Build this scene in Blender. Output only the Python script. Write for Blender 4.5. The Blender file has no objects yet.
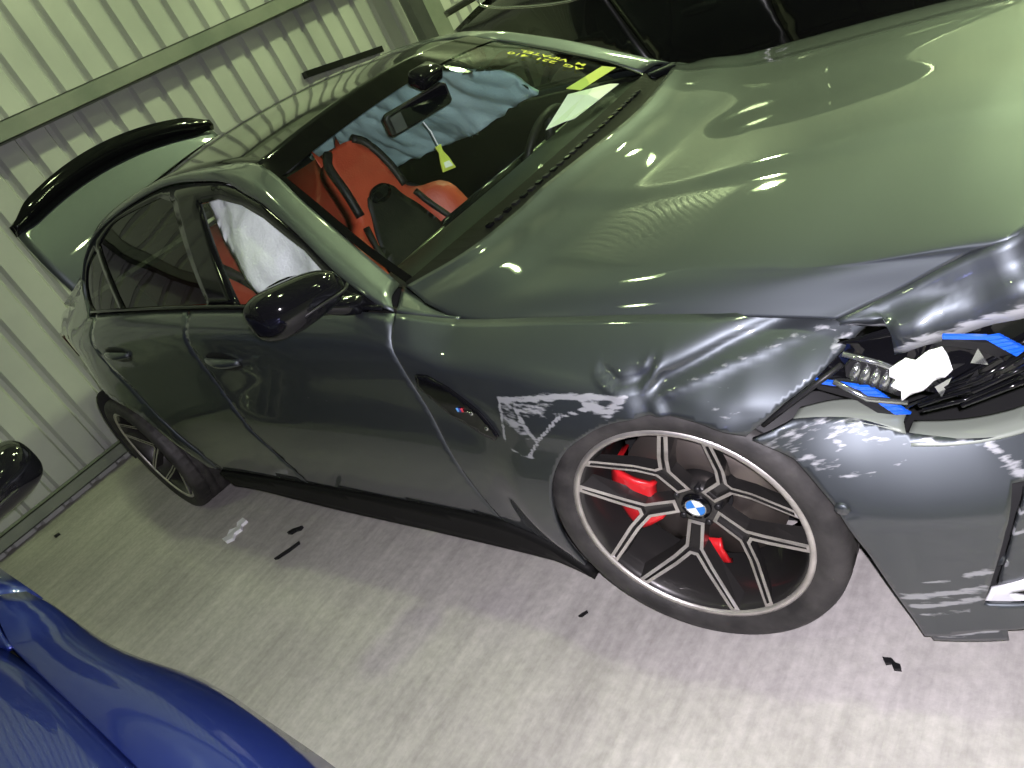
import bpy, bmesh, math, random
from mathutils import Vector, Matrix, noise
from mathutils.geometry import delaunay_2d_cdt

# ------------------------------------------------------------------ camera, world, light
scene = bpy.context.scene
col = scene.collection
cam_d = bpy.data.cameras.new('camera'); cam = bpy.data.objects.new('camera', cam_d); col.objects.link(cam)
CR = [[0.73068, 0.53249, -0.42727], [-0.00934, -0.61797, -0.78614], [-0.68265, 0.57841, -0.44657]]
CAM = Vector([0.8648, -1.8654, 1.4824])
cam.matrix_world = Matrix(((CR[0][0], -CR[1][0], -CR[2][0], CAM.x), (CR[0][1], -CR[1][1], -CR[2][1], CAM.y),
                           (CR[0][2], -CR[1][2], -CR[2][2], CAM.z), (0, 0, 0, 1)))
cam_d.sensor_width = 36; cam_d.lens = 743.6 / 1024 * 36; cam_d.clip_start = .02
scene.camera = cam

world = bpy.data.worlds.new('world'); scene.world = world; world.use_nodes = True
world.node_tree.nodes['Background'].inputs[0].default_value = (.62, .72, .60, 1)
world.node_tree.nodes['Background'].inputs[1].default_value = .02
vs = scene.view_settings
vs.view_transform = 'Standard'; vs.look = 'None'; vs.exposure = 0.0; vs.gamma = 1; vs.use_curve_mapping = False

LAMP_COL = (.82, 1.0, .50)
LAMP_W = 200
LAMPS = [(-3.0, .6, 6.4), (-3.6, 7.6, 6.4), (.6, 5.4, 6.4), (.9, 8.2, 6.4), (6.0, 3.0, 6.4), (5.4, 8.4, 6.4), (11.5, 5.0, 6.4), (-3.2, -4.6, 6.4), (.40, .10, 6.4)]  # the next-to-last lamp is added only to brighten the lower back wall
LAMP_K = [.45, 1.0, 4.8, 4.2, .5, 1, 1, .40, 1.4]
FLASH_W = 225
def light(name, kind, loc, energy, color, **kw):
    l = bpy.data.lights.new(name, kind); l.energy = energy; l.color = color
    for k, v in kw.items(): setattr(l, k, v)
    o = bpy.data.objects.new(name, l); col.objects.link(o); o.location = loc
    return o
# the phone's own flash, a hand's breadth beside its lens
right = Vector(CR[0]); down = Vector(CR[1]); fwd = Vector(CR[2])
fl = light('phone_flash', 'SPOT', CAM + right * .015 - down * .02, FLASH_W, (.96, .90, 1.0), shadow_soft_size=.006, spot_size=math.radians(165), spot_blend=.4)
fl.rotation_euler = cam.matrix_world.to_euler()
for i, p in enumerate(LAMPS):
    light('lamp_light', 'POINT', p, LAMP_W * LAMP_K[i], LAMP_COL, shadow_soft_size=.15)

# ------------------------------------------------------------------ materials
def M(name, color, rough=.5, metal=0, coat=0, spec=.5, alpha=1, trans=0, emit=None, coat_rough=.03):
    m = bpy.data.materials.new(name); m.use_nodes = True
    b = m.node_tree.nodes['Principled BSDF']
    b.inputs['Base Color'].default_value = (*color, 1); b.inputs['Roughness'].default_value = rough
    b.inputs['Metallic'].default_value = metal; b.inputs['Coat Weight'].default_value = coat
    b.inputs['Coat Roughness'].default_value = coat_rough; b.inputs['Specular IOR Level'].default_value = spec
    b.inputs['Transmission Weight'].default_value = trans
    if emit: b.inputs['Emission Color'].default_value = (*emit[0], 1); b.inputs['Emission Strength'].default_value = emit[1]
    return m
def nd(m, t, **kw):
    n = m.node_tree.nodes.new(t)
    for k, v in kw.items():
        if k in n.inputs: n.inputs[k].default_value = v
        else: setattr(n, k, v)
    return n
def ln(m, a, b): m.node_tree.links.new(a, b)
def bsdf(m): return m.node_tree.nodes['Principled BSDF']
def ramp(m, pts):
    r = nd(m, 'ShaderNodeValToRGB'); e = r.color_ramp.elements
    while len(e) < len(pts): e.new(.5)
    for k, (p, c) in zip(e, pts): k.position = p; k.color = (*c, 1) if len(c) == 3 else c
    return r
def noisy(m, c1, c2, scale=(1, 1, 1), nscale=5, detail=6, bump=0, bscale=None, lo=.35, hi=.65, rough=None):
    tc = nd(m, 'ShaderNodeTexCoord'); mp = nd(m, 'ShaderNodeMapping'); mp.inputs['Scale'].default_value = scale
    n = nd(m, 'ShaderNodeTexNoise'); n.inputs['Scale'].default_value = nscale; n.inputs['Detail'].default_value = detail
    ln(m, tc.outputs['Object'], mp.inputs[0]); ln(m, mp.outputs[0], n.inputs['Vector'])
    r = ramp(m, [(lo, c1), (hi, c2)]); ln(m, n.outputs['Fac'], r.inputs[0]); ln(m, r.outputs[0], bsdf(m).inputs['Base Color'])
    if bump:
        b = nd(m, 'ShaderNodeBump'); b.inputs['Strength'].default_value = bump; b.inputs['Distance'].default_value = .01
        if bscale:
            n2 = nd(m, 'ShaderNodeTexNoise'); n2.inputs['Scale'].default_value = bscale; n2.inputs['Detail'].default_value = 4
            ln(m, mp.outputs[0], n2.inputs['Vector']); ln(m, n2.outputs['Fac'], b.inputs['Height'])
        else: ln(m, n.outputs['Fac'], b.inputs['Height'])
        ln(m, b.outputs[0], bsdf(m).inputs['Normal'])
    return n, r
def scrape_glow_paint(m, tint=(.44, .45, .47)):
    """scrape marks: a per-point mask broken up by streaky noise, bare pale scuffs and painted flash highlights over the paint"""
    at = nd(m, 'ShaderNodeAttribute', attribute_name='scrape_glow')
    tc = nd(m, 'ShaderNodeTexCoord'); mp = nd(m, 'ShaderNodeMapping'); mp.inputs['Scale'].default_value = (16, 16, 70)
    mp.inputs['Rotation'].default_value = (0, .2, 0)
    n = nd(m, 'ShaderNodeTexNoise'); n.inputs['Scale'].default_value = 2.2; n.inputs['Detail'].default_value = 5
    ln(m, tc.outputs['Object'], mp.inputs[0]); ln(m, mp.outputs[0], n.inputs['Vector'])
    a = nd(m, 'ShaderNodeMath', operation='ADD'); ln(m, at.outputs['Fac'], a.inputs[0]); ln(m, n.outputs['Fac'], a.inputs[1])
    r = ramp(m, [(.82, (0, 0, 0)), (1.5, (.7, .7, .7))])
    ln(m, a.outputs[0], r.inputs[0])
    mult = nd(m, 'ShaderNodeMath', operation='MULTIPLY'); s = nd(m, 'ShaderNodeMath', operation='GREATER_THAN'); s.inputs[1].default_value = .02
    ln(m, at.outputs['Fac'], s.inputs[0]); ln(m, s.outputs[0], mult.inputs[0]); ln(m, r.outputs[0], mult.inputs[1])
    b = bsdf(m); bc = b.inputs['Base Color'].default_value[:]
    mix = nd(m, 'ShaderNodeMix', data_type='RGBA'); mix.inputs[6].default_value = bc; mix.inputs[7].default_value = (*tint, 1)
    ln(m, mult.outputs[0], mix.inputs[0]); ln(m, mix.outputs[2], b.inputs['Base Color'])
    for sock, v0, v1 in (('Metallic', b.inputs['Metallic'].default_value, .15), ('Roughness', b.inputs['Roughness'].default_value, .5), ('Coat Weight', 1, .25)):
        mr = nd(m, 'ShaderNodeMapRange'); mr.inputs[3].default_value = v0; mr.inputs[4].default_value = v1
        ln(m, mult.outputs[0], mr.inputs[0]); ln(m, mr.outputs[0], b.inputs[sock])
    return m
def glass(name, tint, dens, rough=0.0):
    m = bpy.data.materials.new(name); m.use_nodes = True; nt = m.node_tree; nt.nodes.clear()
    out = nd(m, 'ShaderNodeOutputMaterial'); tr = nd(m, 'ShaderNodeBsdfTransparent'); gl = nd(m, 'ShaderNodeBsdfGlossy')
    tr.inputs[0].default_value = (*[c * dens for c in tint], 1); gl.inputs['Roughness'].default_value = rough
    fr = nd(m, 'ShaderNodeFresnel'); ge = nd(m, 'ShaderNodeNewGeometry'); mr = nd(m, 'ShaderNodeMapRange'); mr.inputs[3].default_value = 1.5; mr.inputs[4].default_value = 1 / 1.5
    ln(m, ge.outputs['Backfacing'], mr.inputs[0]); ln(m, mr.outputs[0], fr.inputs[0])   # a thin pane: the same reflectance from both sides
    mx = nd(m, 'ShaderNodeMixShader')
    ln(m, fr.outputs[0], mx.inputs[0]); ln(m, tr.outputs[0], mx.inputs[1]); ln(m, gl.outputs[0], mx.inputs[2]); ln(m, mx.outputs[0], out.inputs[0])
    return m

PAINT = scrape_glow_paint(M('grey_metallic_paint', (.080, .091, .100), .50, .88, 1.0))
BLUE = M('blue_paint', (.008, .017, .13), .34, .45, 1.0)
BLACKP = M('black_paint', (.004, .004, .005), .25, 0, 1.0)
GLOSSB = M('gloss_black', (.004, .004, .005), .06, 0, 0, spec=.4)
SATINB = M('satin_black_plastic', (.010, .010, .011), .40, spec=.3)
FRIT = M('ceramic_frit_black', (.003, .003, .003), .06, spec=.15)
SKIRTM = M('matt_black_skirt', (.006, .006, .006), .6, spec=.15)
ROUGHB = M('rough_black_plastic', (.018, .018, .019), .75)
CARBON = M('black_roof_gloss', (.006, .007, .006), .08, 0, .5)
RUBBER = M('tyre_rubber', (.022, .021, .021), .62); noisy(RUBBER, (.016, .015, .015), (.045, .042, .040), nscale=14, bump=.15, bscale=60)
RIMDARK = M('dark_wheel_paint', (.035, .033, .032), .35, .5, .5)
RIMSILV = M('machined_alloy', (.62, .60, .56), .45, .9); noisy(RIMSILV, (.50, .47, .44), (.74, .71, .67), nscale=18, lo=.3, hi=.6)
BRAKE = M('brake_disc_steel', (.22, .19, .17), .45, .9)
CALIPER = M('red_caliper_paint', (.62, .015, .02), .35, 0, .6)
RED = M('red_leather', (.40, .055, .022), .5); noisy(RED, (.36, .048, .02), (.44, .065, .027), nscale=9, bump=.12, bscale=140)
LEATHB = M('black_leather', (.016, .015, .014), .5, spec=.25); noisy(LEATHB, (.006, .0055, .0055), (.012, .011, .010), nscale=12, bump=.12, bscale=160)
DASH = M('dark_dashboard', (.009, .010, .009), .5)
AIRW = M('white_airbag_fabric', (.74, .77, .84), .85); noisy(AIRW, (.80, .82, .87), (.88, .90, .93), nscale=4, bump=.25, bscale=120)
AIRB = M('pale_blue_airbag_fabric', (.34, .56, .60), .85); noisy(AIRB, (.40, .60, .60), (.50, .70, .70), nscale=4, bump=.25, bscale=120)
WHITE = M('white_plastic', (.82, .83, .84), .55)
PAPER = M('white_paper', (.78, .82, .74), .8)
YELLOW = M('yellow_marker', (.72, .70, .06), .7)
FRESH = M('yellow_green_sachet', (.55, .62, .10), .35)
BLUEL = M('blue_light_guide', (.01, .10, .62), .25, 0, .5)
CHROME = M('chrome', (.75, .76, .76), .08, 1.0)
CLEAR = M('lamp_reflector', (.5, .52, .52), .15, .9)
GREENFL = M('flange_green_reflection', (.22, .245, .21), .5, .2, .2)  # pale green of the overhead light on this upturned flange, put into its colour
GLASS_W = glass('windscreen_glass', (.93, 1.0, .96), .96)
GLASS_S = glass('side_glass', (.97, 1.0, .98), .98)
GLASS_T = glass('tinted_glass', (.5, .56, .5), .20)
GLASS_D = glass('dark_glass', (.3, .32, .34), .12)
WHITEP = M('roundel_white', (.85, .87, .9), .3, 0, .6); BLUEP = M('roundel_blue', (.02, .20, .62), .3, 0, .6)
MRED = M('badge_red', (.6, .03, .05), .3); MNAVY = M('badge_navy', (.03, .04, .25), .3); MSKY = M('badge_sky', (.12, .40, .80), .3)
LAMPRED = M('tail_lamp_red', (.06, .004, .006), .1, 0, 1)
ORANGE = M('amber_lens', (.7, .32, .08), .2, 0, 1)

# ------------------------------------------------------------------ helpers
def tag(o, label=None, cat=None, group=None, kind=None):
    if label: o['label'] = label
    if cat: o['category'] = cat
    if group: o['group'] = group
    if kind: o['kind'] = kind
    return o
def empty(name, loc=(0, 0, 0), rz=0):
    o = bpy.data.objects.new(name, None); col.objects.link(o); o.location = loc; o.rotation_euler = (0, 0, rz); o.empty_display_size = .1
    return o
def obj(name, V, F, mat, parent=None, smooth=True, solid=0, solid_off=-1, bevel=0, attr=None, mats=None, fm=None, sharp=None):
    me = bpy.data.meshes.new(name); me.from_pydata([tuple(v) for v in V], [], F)
    for m in (mats or [mat]): me.materials.append(m)
    if fm: me.polygons.foreach_set('material_index', fm)
    if smooth: me.polygons.foreach_set('use_smooth', [True] * len(me.polygons))
    if attr is not None:
        a = me.attributes.new('scrape_glow', 'FLOAT', 'POINT'); a.data.foreach_set('value', attr)
    me.update()
    o = bpy.data.objects.new(name, me); col.objects.link(o)
    if parent is not None: o.parent = parent
    if solid:
        s = o.modifiers.new('solid', 'SOLIDIFY'); s.thickness = solid; s.offset = solid_off
    if bevel:
        b = o.modifiers.new('bevel', 'BEVEL'); b.width = bevel; b.segments = 2; b.limit_method = 'ANGLE'; b.angle_limit = .6
    if sharp and smooth:
        me.set_sharp_from_angle(angle=sharp)
    return o
class MB:
    def __init__(s): s.V = []; s.F = []; s.m = []
    def add(s, V, F, mi=0):
        o = len(s.V); s.V += [tuple(v) for v in V]; s.F += [tuple(i + o for i in f) for f in F]; s.m += [mi] * len(F); return s
    def box(s, lo, hi, mi=0, mat=None):
        V = [Vector((x, y, z)) for x in (lo[0], hi[0]) for y in (lo[1], hi[1]) for z in (lo[2], hi[2])]
        if mat: V = [mat @ v for v in V]
        return s.add(V, [(0, 1, 3, 2), (4, 6, 7, 5), (0, 4, 5, 1), (2, 3, 7, 6), (0, 2, 6, 4), (1, 5, 7, 3)], mi)
    def grid(s, rows, mi=0, closed=False):
        n = len(rows[0]); V = [p for r in rows for p in r]; F = []
        for i in range(len(rows) - 1):
            for j in range(n - 1 if not closed else n):
                k = (j + 1) % n; F.append((i * n + j, i * n + k, (i + 1) * n + k, (i + 1) * n + j))
        return s.add(V, F, mi)
    def tube(s, pts, r, seg=8, mi=0, cap=True):
        pts = [Vector(p) for p in pts]; rows = []
        for i, p in enumerate(pts):
            t = (pts[min(i + 1, len(pts) - 1)] - pts[max(i - 1, 0)]).normalized()
            a = t.cross(Vector((0, 0, 1)) if abs(t.z) < .9 else Vector((1, 0, 0))).normalized(); b = t.cross(a)
            rr = r[i] if isinstance(r, (list, tuple)) else r
            rows.append([p + (a * math.cos(q) + b * math.sin(q)) * rr for q in [2 * math.pi * k / seg for k in range(seg)]])
        o = len(s.V); s.grid(rows, mi, True)
        if cap:
            s.F.append(tuple(o + k for k in range(seg))[::-1]); s.F.append(tuple(o + (len(pts) - 1) * seg + k for k in range(seg))); s.m += [mi, mi]
        return s
    def lathe(s, prof, seg=48, mi=0, axis='y', c=(0, 0, 0)):
        rows = []
        for (r, a) in prof:
            row = []
            for k in range(seg):
                q = 2 * math.pi * k / seg
                row.append((c[0] + r * math.cos(q), c[1] + a, c[2] + r * math.sin(q)) if axis == 'y' else (c[0] + r * math.cos(q), c[1] + r * math.sin(q), c[2] + a))
            rows.append(row)
        return s.grid(rows, mi, True)
    def prism(s, poly, depth, f, mi=0):
        """poly: 2-D outline, f(u,v,d)->3-D"""
        n = len(poly); V = [f(u, v, 0) for u, v in poly] + [f(u, v, depth) for u, v in poly]
        return s.add(V, [tuple(range(n))[::-1], tuple(range(n, 2 * n))] + [(i, (i + 1) % n, n + (i + 1) % n, n + i) for i in range(n)], mi)
    def build(s, name, mat, parent=None, **kw):
        if isinstance(mat, (list, tuple)): kw['mats'] = list(mat); kw['fm'] = s.m; mat = mat[0]
        return obj(name, s.V, s.F, mat, parent, **kw)
def lerp_tab(tab, x):
    if x <= tab[0][0]: return tab[0][1]
    if x >= tab[-1][0]: return tab[-1][1]
    n = len(tab)
    for i in range(n - 1):
        if x <= tab[i + 1][0]:
            x0, y0 = tab[i]; x1, y1 = tab[i + 1]; h = x1 - x0; d = (y1 - y0) / h
            m0 = d if i == 0 else _mon((y0 - tab[i - 1][1]) / (x0 - tab[i - 1][0]), d)
            m1 = d if i == n - 2 else _mon(d, (tab[i + 2][1] - y1) / (tab[i + 2][0] - x1))
            t = (x - x0) / h
            return (2*t**3 - 3*t*t + 1)*y0 + (t**3 - 2*t*t + t)*h*m0 + (-2*t**3 + 3*t*t)*y1 + (t**3 - t*t)*h*m1
def _mon(a, b): return 0 if a * b <= 0 else 2 * a * b / (a + b)
def sst(a, b, x):
    t = max(0, min(1, (x - a) / (b - a))); return t * t * (3 - 2 * t)
def crom(P, n, closed=False):
    """resample a Catmull-Rom spline through P to n points evenly by length"""
    P = [Vector(p) for p in P]; D = []
    m = len(P)
    for i in range(m - (0 if closed else 1)):
        p1, p2 = P[i], P[(i + 1) % m]
        p0 = P[i - 1] if (i > 0 or closed) else p1 * 2 - p2
        p3 = P[(i + 2) % m] if (i + 2 < m or closed) else p2 * 2 - p1
        for k in range(14):
            t = k / 14
            D.append(.5 * ((2 * p1) + (p2 - p0) * t + (2 * p0 - 5 * p1 + 4 * p2 - p3) * t * t + (3 * p1 - p0 - 3 * p2 + p3) * t ** 3))
    if not closed: D.append(P[-1].copy())
    else: D.append(D[0].copy())
    return resample(D, n)
def resample(D, n):
    D = [Vector(p) for p in D]; L = [0]
    for a, b in zip(D, D[1:]): L.append(L[-1] + (b - a).length)
    out = []; j = 0
    for i in range(n):
        s = L[-1] * i / (n - 1)
        while j < len(L) - 2 and L[j + 1] < s: j += 1
        t = (s - L[j]) / max(L[j + 1] - L[j], 1e-9); out.append(D[j].lerp(D[j + 1], min(max(t, 0), 1)))
    return out
def loft(curves, nu, nv):
    """skin through a list of 3-D curves (each a point list), smooth both ways -> rows"""
    C = [crom(c, nu) for c in curves]
    cols = [crom([c[i] for c in C], nv) if len(C) > 2 else [C[0][i].lerp(C[1][i], k / (nv - 1)) for k in range(nv)] for i in range(nu)]
    return [[cols[i][k] for i in range(nu)] for k in range(nv)]
def inside(poly, x, y):
    c = False; n = len(poly); j = n - 1
    for i in range(n):
        xi, yi = poly[i]; xj, yj = poly[j]
        if (yi > y) != (yj > y) and x < (xj - xi) * (y - yi) / (yj - yi) + xi: c = not c
        j = i
    return c
def densify(poly, step):
    out = []
    for i, a in enumerate(poly):
        b = poly[(i + 1) % len(poly)]; d = math.hypot(b[0] - a[0], b[1] - a[1]); k = max(1, int(math.ceil(d / step)))
        out += [(a[0] + (b[0] - a[0]) * t / k, a[1] + (b[1] - a[1]) * t / k) for t in range(k)]
    return out
def sheet(poly, step, f, holes=()):
    """triangulated sheet inside a 2-D outline (with holes), every point sent through f(u,v)->3-D"""
    loops = [densify(poly, step)] + [densify(h, step) for h in holes]
    V = []; E = []
    for L in loops:
        o = len(V); V += [Vector(p) for p in L]; E += [(o + i, o + (i + 1) % len(L)) for i in range(len(L))]
    xs = [p[0] for p in poly]; ys = [p[1] for p in poly]
    nx = int((max(xs) - min(xs)) / step) + 1; ny = int((max(ys) - min(ys)) / step) + 1
    B = {}
    for L in loops:
        for p in L: B.setdefault((int(p[0] // step), int(p[1] // step)), []).append(p)
    for i in range(nx + 1):
        for j in range(ny + 1):
            x = min(xs) + (i + .5 * (j % 2)) * step; y = min(ys) + j * step
            if not inside(loops[0], x, y) or any(inside(h, x, y) for h in loops[1:]): continue
            kx, ky = int(x // step), int(y // step)
            if any((p[0] - x) ** 2 + (p[1] - y) ** 2 < (.55 * step) ** 2 for a in (-1, 0, 1) for b in (-1, 0, 1) for p in B.get((kx + a, ky + b), ())): continue
            V.append(Vector((x, y)))
    r = delaunay_2d_cdt(V, E, [], 0, 1e-6)
    pv = [(v.x, v.y) for v in r[0]]; F = []
    for t in r[2]:
        cx = sum(pv[i][0] for i in t) / len(t); cy = sum(pv[i][1] for i in t) / len(t)
        if inside(loops[0], cx, cy) and not any(inside(h, cx, cy) for h in loops[1:]): F.append(tuple(t))
    return pv, [f(u, v) for u, v in pv], F
def seg_dist(px, py, poly):
    """signed distance to an open polyline (+ = left of it) and fraction along it"""
    best = (9, 0, 0); L = 0; tot = sum(math.hypot(b[0] - a[0], b[1] - a[1]) for a, b in zip(poly, poly[1:]))
    for a, b in zip(poly, poly[1:]):
        dx, dy = b[0] - a[0], b[1] - a[1]; l = math.hypot(dx, dy); t = max(0, min(1, ((px - a[0]) * dx + (py - a[1]) * dy) / (l * l)))
        ex, ey = px - a[0] - dx * t, py - a[1] - dy * t; d = math.hypot(ex, ey)
        if d < best[0]: best = (d, 1 if dx * ey - dy * ex > 0 else -1, (L + t * l) / tot)
        L += l
    return best[0] * best[1], best[2]
def nz(x, y, z, s): return noise.noise(Vector((x * s, y * s, z * s)))

# ------------------------------------------------------------------ the hall
FLOOR = M('concrete_floor', (.4, .38, .36), .72)
def mk_floor():
    m = FLOOR; b = bsdf(m); tc = nd(m, 'ShaderNodeTexCoord')
    def nn(sc, scale, det=8, rot=0, rough=.6):
        mp = nd(m, 'ShaderNodeMapping'); mp.inputs['Scale'].default_value = sc; mp.inputs['Rotation'].default_value = (0, 0, rot)
        n = nd(m, 'ShaderNodeTexNoise'); n.inputs['Scale'].default_value = scale; n.inputs['Detail'].default_value = det; n.inputs['Roughness'].default_value = rough
        ln(m, tc.outputs['Object'], mp.inputs[0]); ln(m, mp.outputs[0], n.inputs['Vector']); return n
    big = nn((1, 1, 1), 1.3, 6); streak = nn((10, 1.3, 1), 1.7, 7, math.radians(12), .7); grain = nn((1, 1, 1), 42, 5)
    r1 = ramp(m, [(.3, (.37, .35, .335)), (.7, (.52, .495, .475))]); ln(m, big.outputs[0], r1.inputs[0])
    r2 = ramp(m, [(.30, (.76, .76, .76)), (.66, (1.10, 1.10, 1.10))]); ln(m, streak.outputs[0], r2.inputs[0])
    r3 = ramp(m, [(.3, (.84, .84, .84)), (.65, (1.06, 1.06, 1.06))]); ln(m, grain.outputs[0], r3.inputs[0])
    a = nd(m, 'ShaderNodeMix', data_type='RGBA', blend_type='MULTIPLY'); a.inputs[0].default_value = 1
    c = nd(m, 'ShaderNodeMix', data_type='RGBA', blend_type='MULTIPLY'); c.inputs[0].default_value = 1
    ln(m, r1.outputs[0], a.inputs[6]); ln(m, r2.outputs[0], a.inputs[7]); ln(m, a.outputs[2], c.inputs[6]); ln(m, r3.outputs[0], c.inputs[7])
    ln(m, c.outputs[2], b.inputs['Base Color'])
    bp = nd(m, 'ShaderNodeBump'); bp.inputs['Strength'].default_value = .35; bp.inputs['Distance'].default_value = .004
    ad = nd(m, 'ShaderNodeMath', operation='ADD'); ln(m, streak.outputs[0], ad.inputs[0]); ln(m, grain.outputs[0], ad.inputs[1])
    ln(m, ad.outputs[0], bp.inputs['Height']); ln(m, bp.outputs[0], b.inputs['Normal'])
mk_floor()
SHEET = M('painted_wall_sheeting', (.55, .57, .52), .45); noisy(SHEET, (.35, .36, .34), (.45, .46, .43), nscale=1.2, detail=5)
STEEL = M('grey_green_steel', (.16, .18, .15), .55); noisy(STEEL, (.13, .15, .125), (.20, .215, .18), nscale=3)
ROOFM = M('roof_sheeting', (.26, .285, .24), .6)
X0, X1, Y0, Y1, ZC = -4.33, 20.0, -16.0, 12.0, 7.2
tag(MB().box((X0 - .3, Y0, -.2), (X1, Y1, 0)).build('floor', FLOOR, smooth=False), kind='structure')
DIMSHEET = M('dimmed_wall_sheeting', (.07, .08, .07), .5)  # unseen walls coloured dark in place of the hall's unlit far side
def corrugated(name, p0, p1, nrm, z0, z1, mat=None, pitch=.195, depth=.034, phase=0):
    p0 = Vector(p0); p1 = Vector(p1); d = (p1 - p0); L = d.length; d.normalize(); n = Vector(nrm)
    pts = [p0.copy()]; s = phase
    while s + .07 < L:
        for ds, off in ((0, 0), (.018, -depth), (.048, -depth), (.066, 0)): pts.append(p0 + d * (s + ds) + n * off)
        s += pitch
    pts.append(p1.copy())
    rows = [[p + Vector((0, 0, z)) for p in pts] for z in (z0, z1)]
    o = MB().grid(rows).build(name, mat or SHEET, smooth=False, solid=.004, solid_off=0)
    return tag(o, kind='structure')
corrugated('wall_back', (X0, Y0, 0), (X0, Y1, 0), (1, 0, 0), .0, ZC, phase=.03)
corrugated('wall_left', (X0, Y1, 0), (X1, Y1, 0), (0, -1, 0), 0, ZC)
corrugated('wall_right', (X0, Y0, 0), (X1, Y0, 0), (0, 1, 0), 0, ZC, DIMSHEET)
corrugated('wall_front', (X1, Y0, 0), (X1, Y1, 0), (-1, 0, 0), 0, ZC, DIMSHEET)
rows = []
for k in range(61):
    y = Y0 + (Y1 - Y0) * k / 60
    rows.append([(X0 - .1, y, ZC + (.05 if k % 2 else 0)), (X1, y, ZC + (.05 if k % 2 else 0))])
tag(MB().grid(rows).build('ceiling', ROOFM, smooth=False, solid=.01), kind='structure')
def channel(y0, y1, zb, zt, depth, flange=.02):
    """a cold-rolled channel rail lying on the inside of the back wall"""
    m = MB(); x = X0; t = .006
    m.box((x + depth - t, y0, zb), (x + depth, y1, zt)); m.box((x, y0, zt - t), (x + depth, y1, zt)); m.box((x, y0, zb), (x + depth, y1, zb + t))
    m.box((x + .004, y0, zb), (x + .01, y1, zb + flange)); m.box((x + .004, y0, zt - flange), (x + .01, y1, zt))
    return m
tag(channel(Y0, Y1, 1.915, 2.02, .14).build('trim_1', STEEL, smooth=False), kind='structure')
tag(channel(Y0, Y1, .045, .125, .07).build('trim_2', STEEL, smooth=False), kind='structure')
tag(channel(Y0, Y1, 3.6, 3.75, .14).build('trim_3', STEEL, smooth=False), kind='structure')
def column(name, y):
    m = MB(); x = X0 + .15
    m.box((x, y - .10, 0), (x + .012, y + .10, ZC)); m.box((x + .24, y - .10, 0), (x + .252, y + .10, ZC)); m.box((x, y - .004, 0), (x + .25, y + .004, ZC))
    m.box((x - .05, y - .14, 0), (x + .30, y + .14, .015))
    tag(m.build(name, STEEL, smooth=False), kind='structure')
column('trim_4', 3.45); column('trim_5', -3.6)
# high-bay lamps up under the roof, the added fill lamp among them
for i, p in enumerate(LAMPS):
    r = empty('high_bay_lamp', (p[0], p[1], p[2] + .02)); tag(r, 'round high bay lamp hanging under the roof sheeting', 'lamp', 'high bay lamps under the roof')
    MB().lathe([(.0, .24), (.06, .24), (.16, .17), (.27, .02), (.30, -.04), (.29, -.045), (.255, .015), (.15, .155), (.0, .20)], 24, axis='z').build('reflector', STEEL, r)
    MB().tube([(0, 0, .23), (0, 0, ZC - p[2] - .02)], .012).build('hanger', STEEL, r)

# ------------------------------------------------------------------ car body surfaces
FW = (0.0, .337); RW = (-2.857, .339)
ZT = [(-3.95,1.00),(-3.5,1.05),(-2.9,1.075),(-2.465,1.072),(-1.9,1.048),(-1.5,1.022),(-1.0,.978),(-.70,.945),(-.58,.918),(-.43,.868),(-.2,.850),(.1,.828),(.42,.780),(.62,.72)]
YT = [(-3.95,.52),(-3.7,.57),(-3.4,.635),(-2.9,.745),(-2.465,.82),(-1.9,.84),(-1.5,.848),(-1.0,.855),(-.70,.85),(-.58,.835),(-.43,.80),(-.2,.795),(.1,.79),(.42,.775),(.62,.74)]
DC = [(-3.9,.13),(-2.9,.13),(-2.0,.085),(-.9,.08),(-.6,.085),(-.3,.10),(.42,.13)]
YC = [(-3.95,.58),(-3.7,.66),(-3.3,.755),(-2.9,.862),(-2.6,.908),(-2.4,.915),(-2.0,.908),(-.8,.908),(-.5,.912),(0,.925),(.42,.915),(.62,.87)]
def S(x, z):
    """half width of the body side at station x, height z"""
    zt = lerp_tab(ZT, x); yt = lerp_tab(YT, x)
    if z >= zt:
        d = z - zt; return yt - .50 * d - .45 * d * d
    dc = lerp_tab(DC, x); yc = lerp_tab(YC, x); u = (zt - z) / dc
    if u < 1: y = yt + (yc - yt) * (1 - (1 - u) ** 1.9)
    else:
        zc = zt - dc; w = (zc - z) / max(zc - .18, .1)
        y = yc + (.018 * math.sin(w * math.pi) if w < 1 else 0) - .028 * w ** 3 - .012 * math.exp(-((w - .28) / .16) ** 2)
    for (cx, cz), a, wd in ((FW, .040, .10), (RW, .040, .17)):
        r = math.hypot(x - cx, z - cz)
        y += a * math.exp(-(max(0, r - .37) / wd) ** 2) * sst(zt, zt - .22, z) * (1 if cx == 0 else sst(-3.2, -2.75, x))
    return y
FOLD = [(.085,.705),(.12,.722),(.232,.746),(.33,.759),(.45,.763)]
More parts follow.
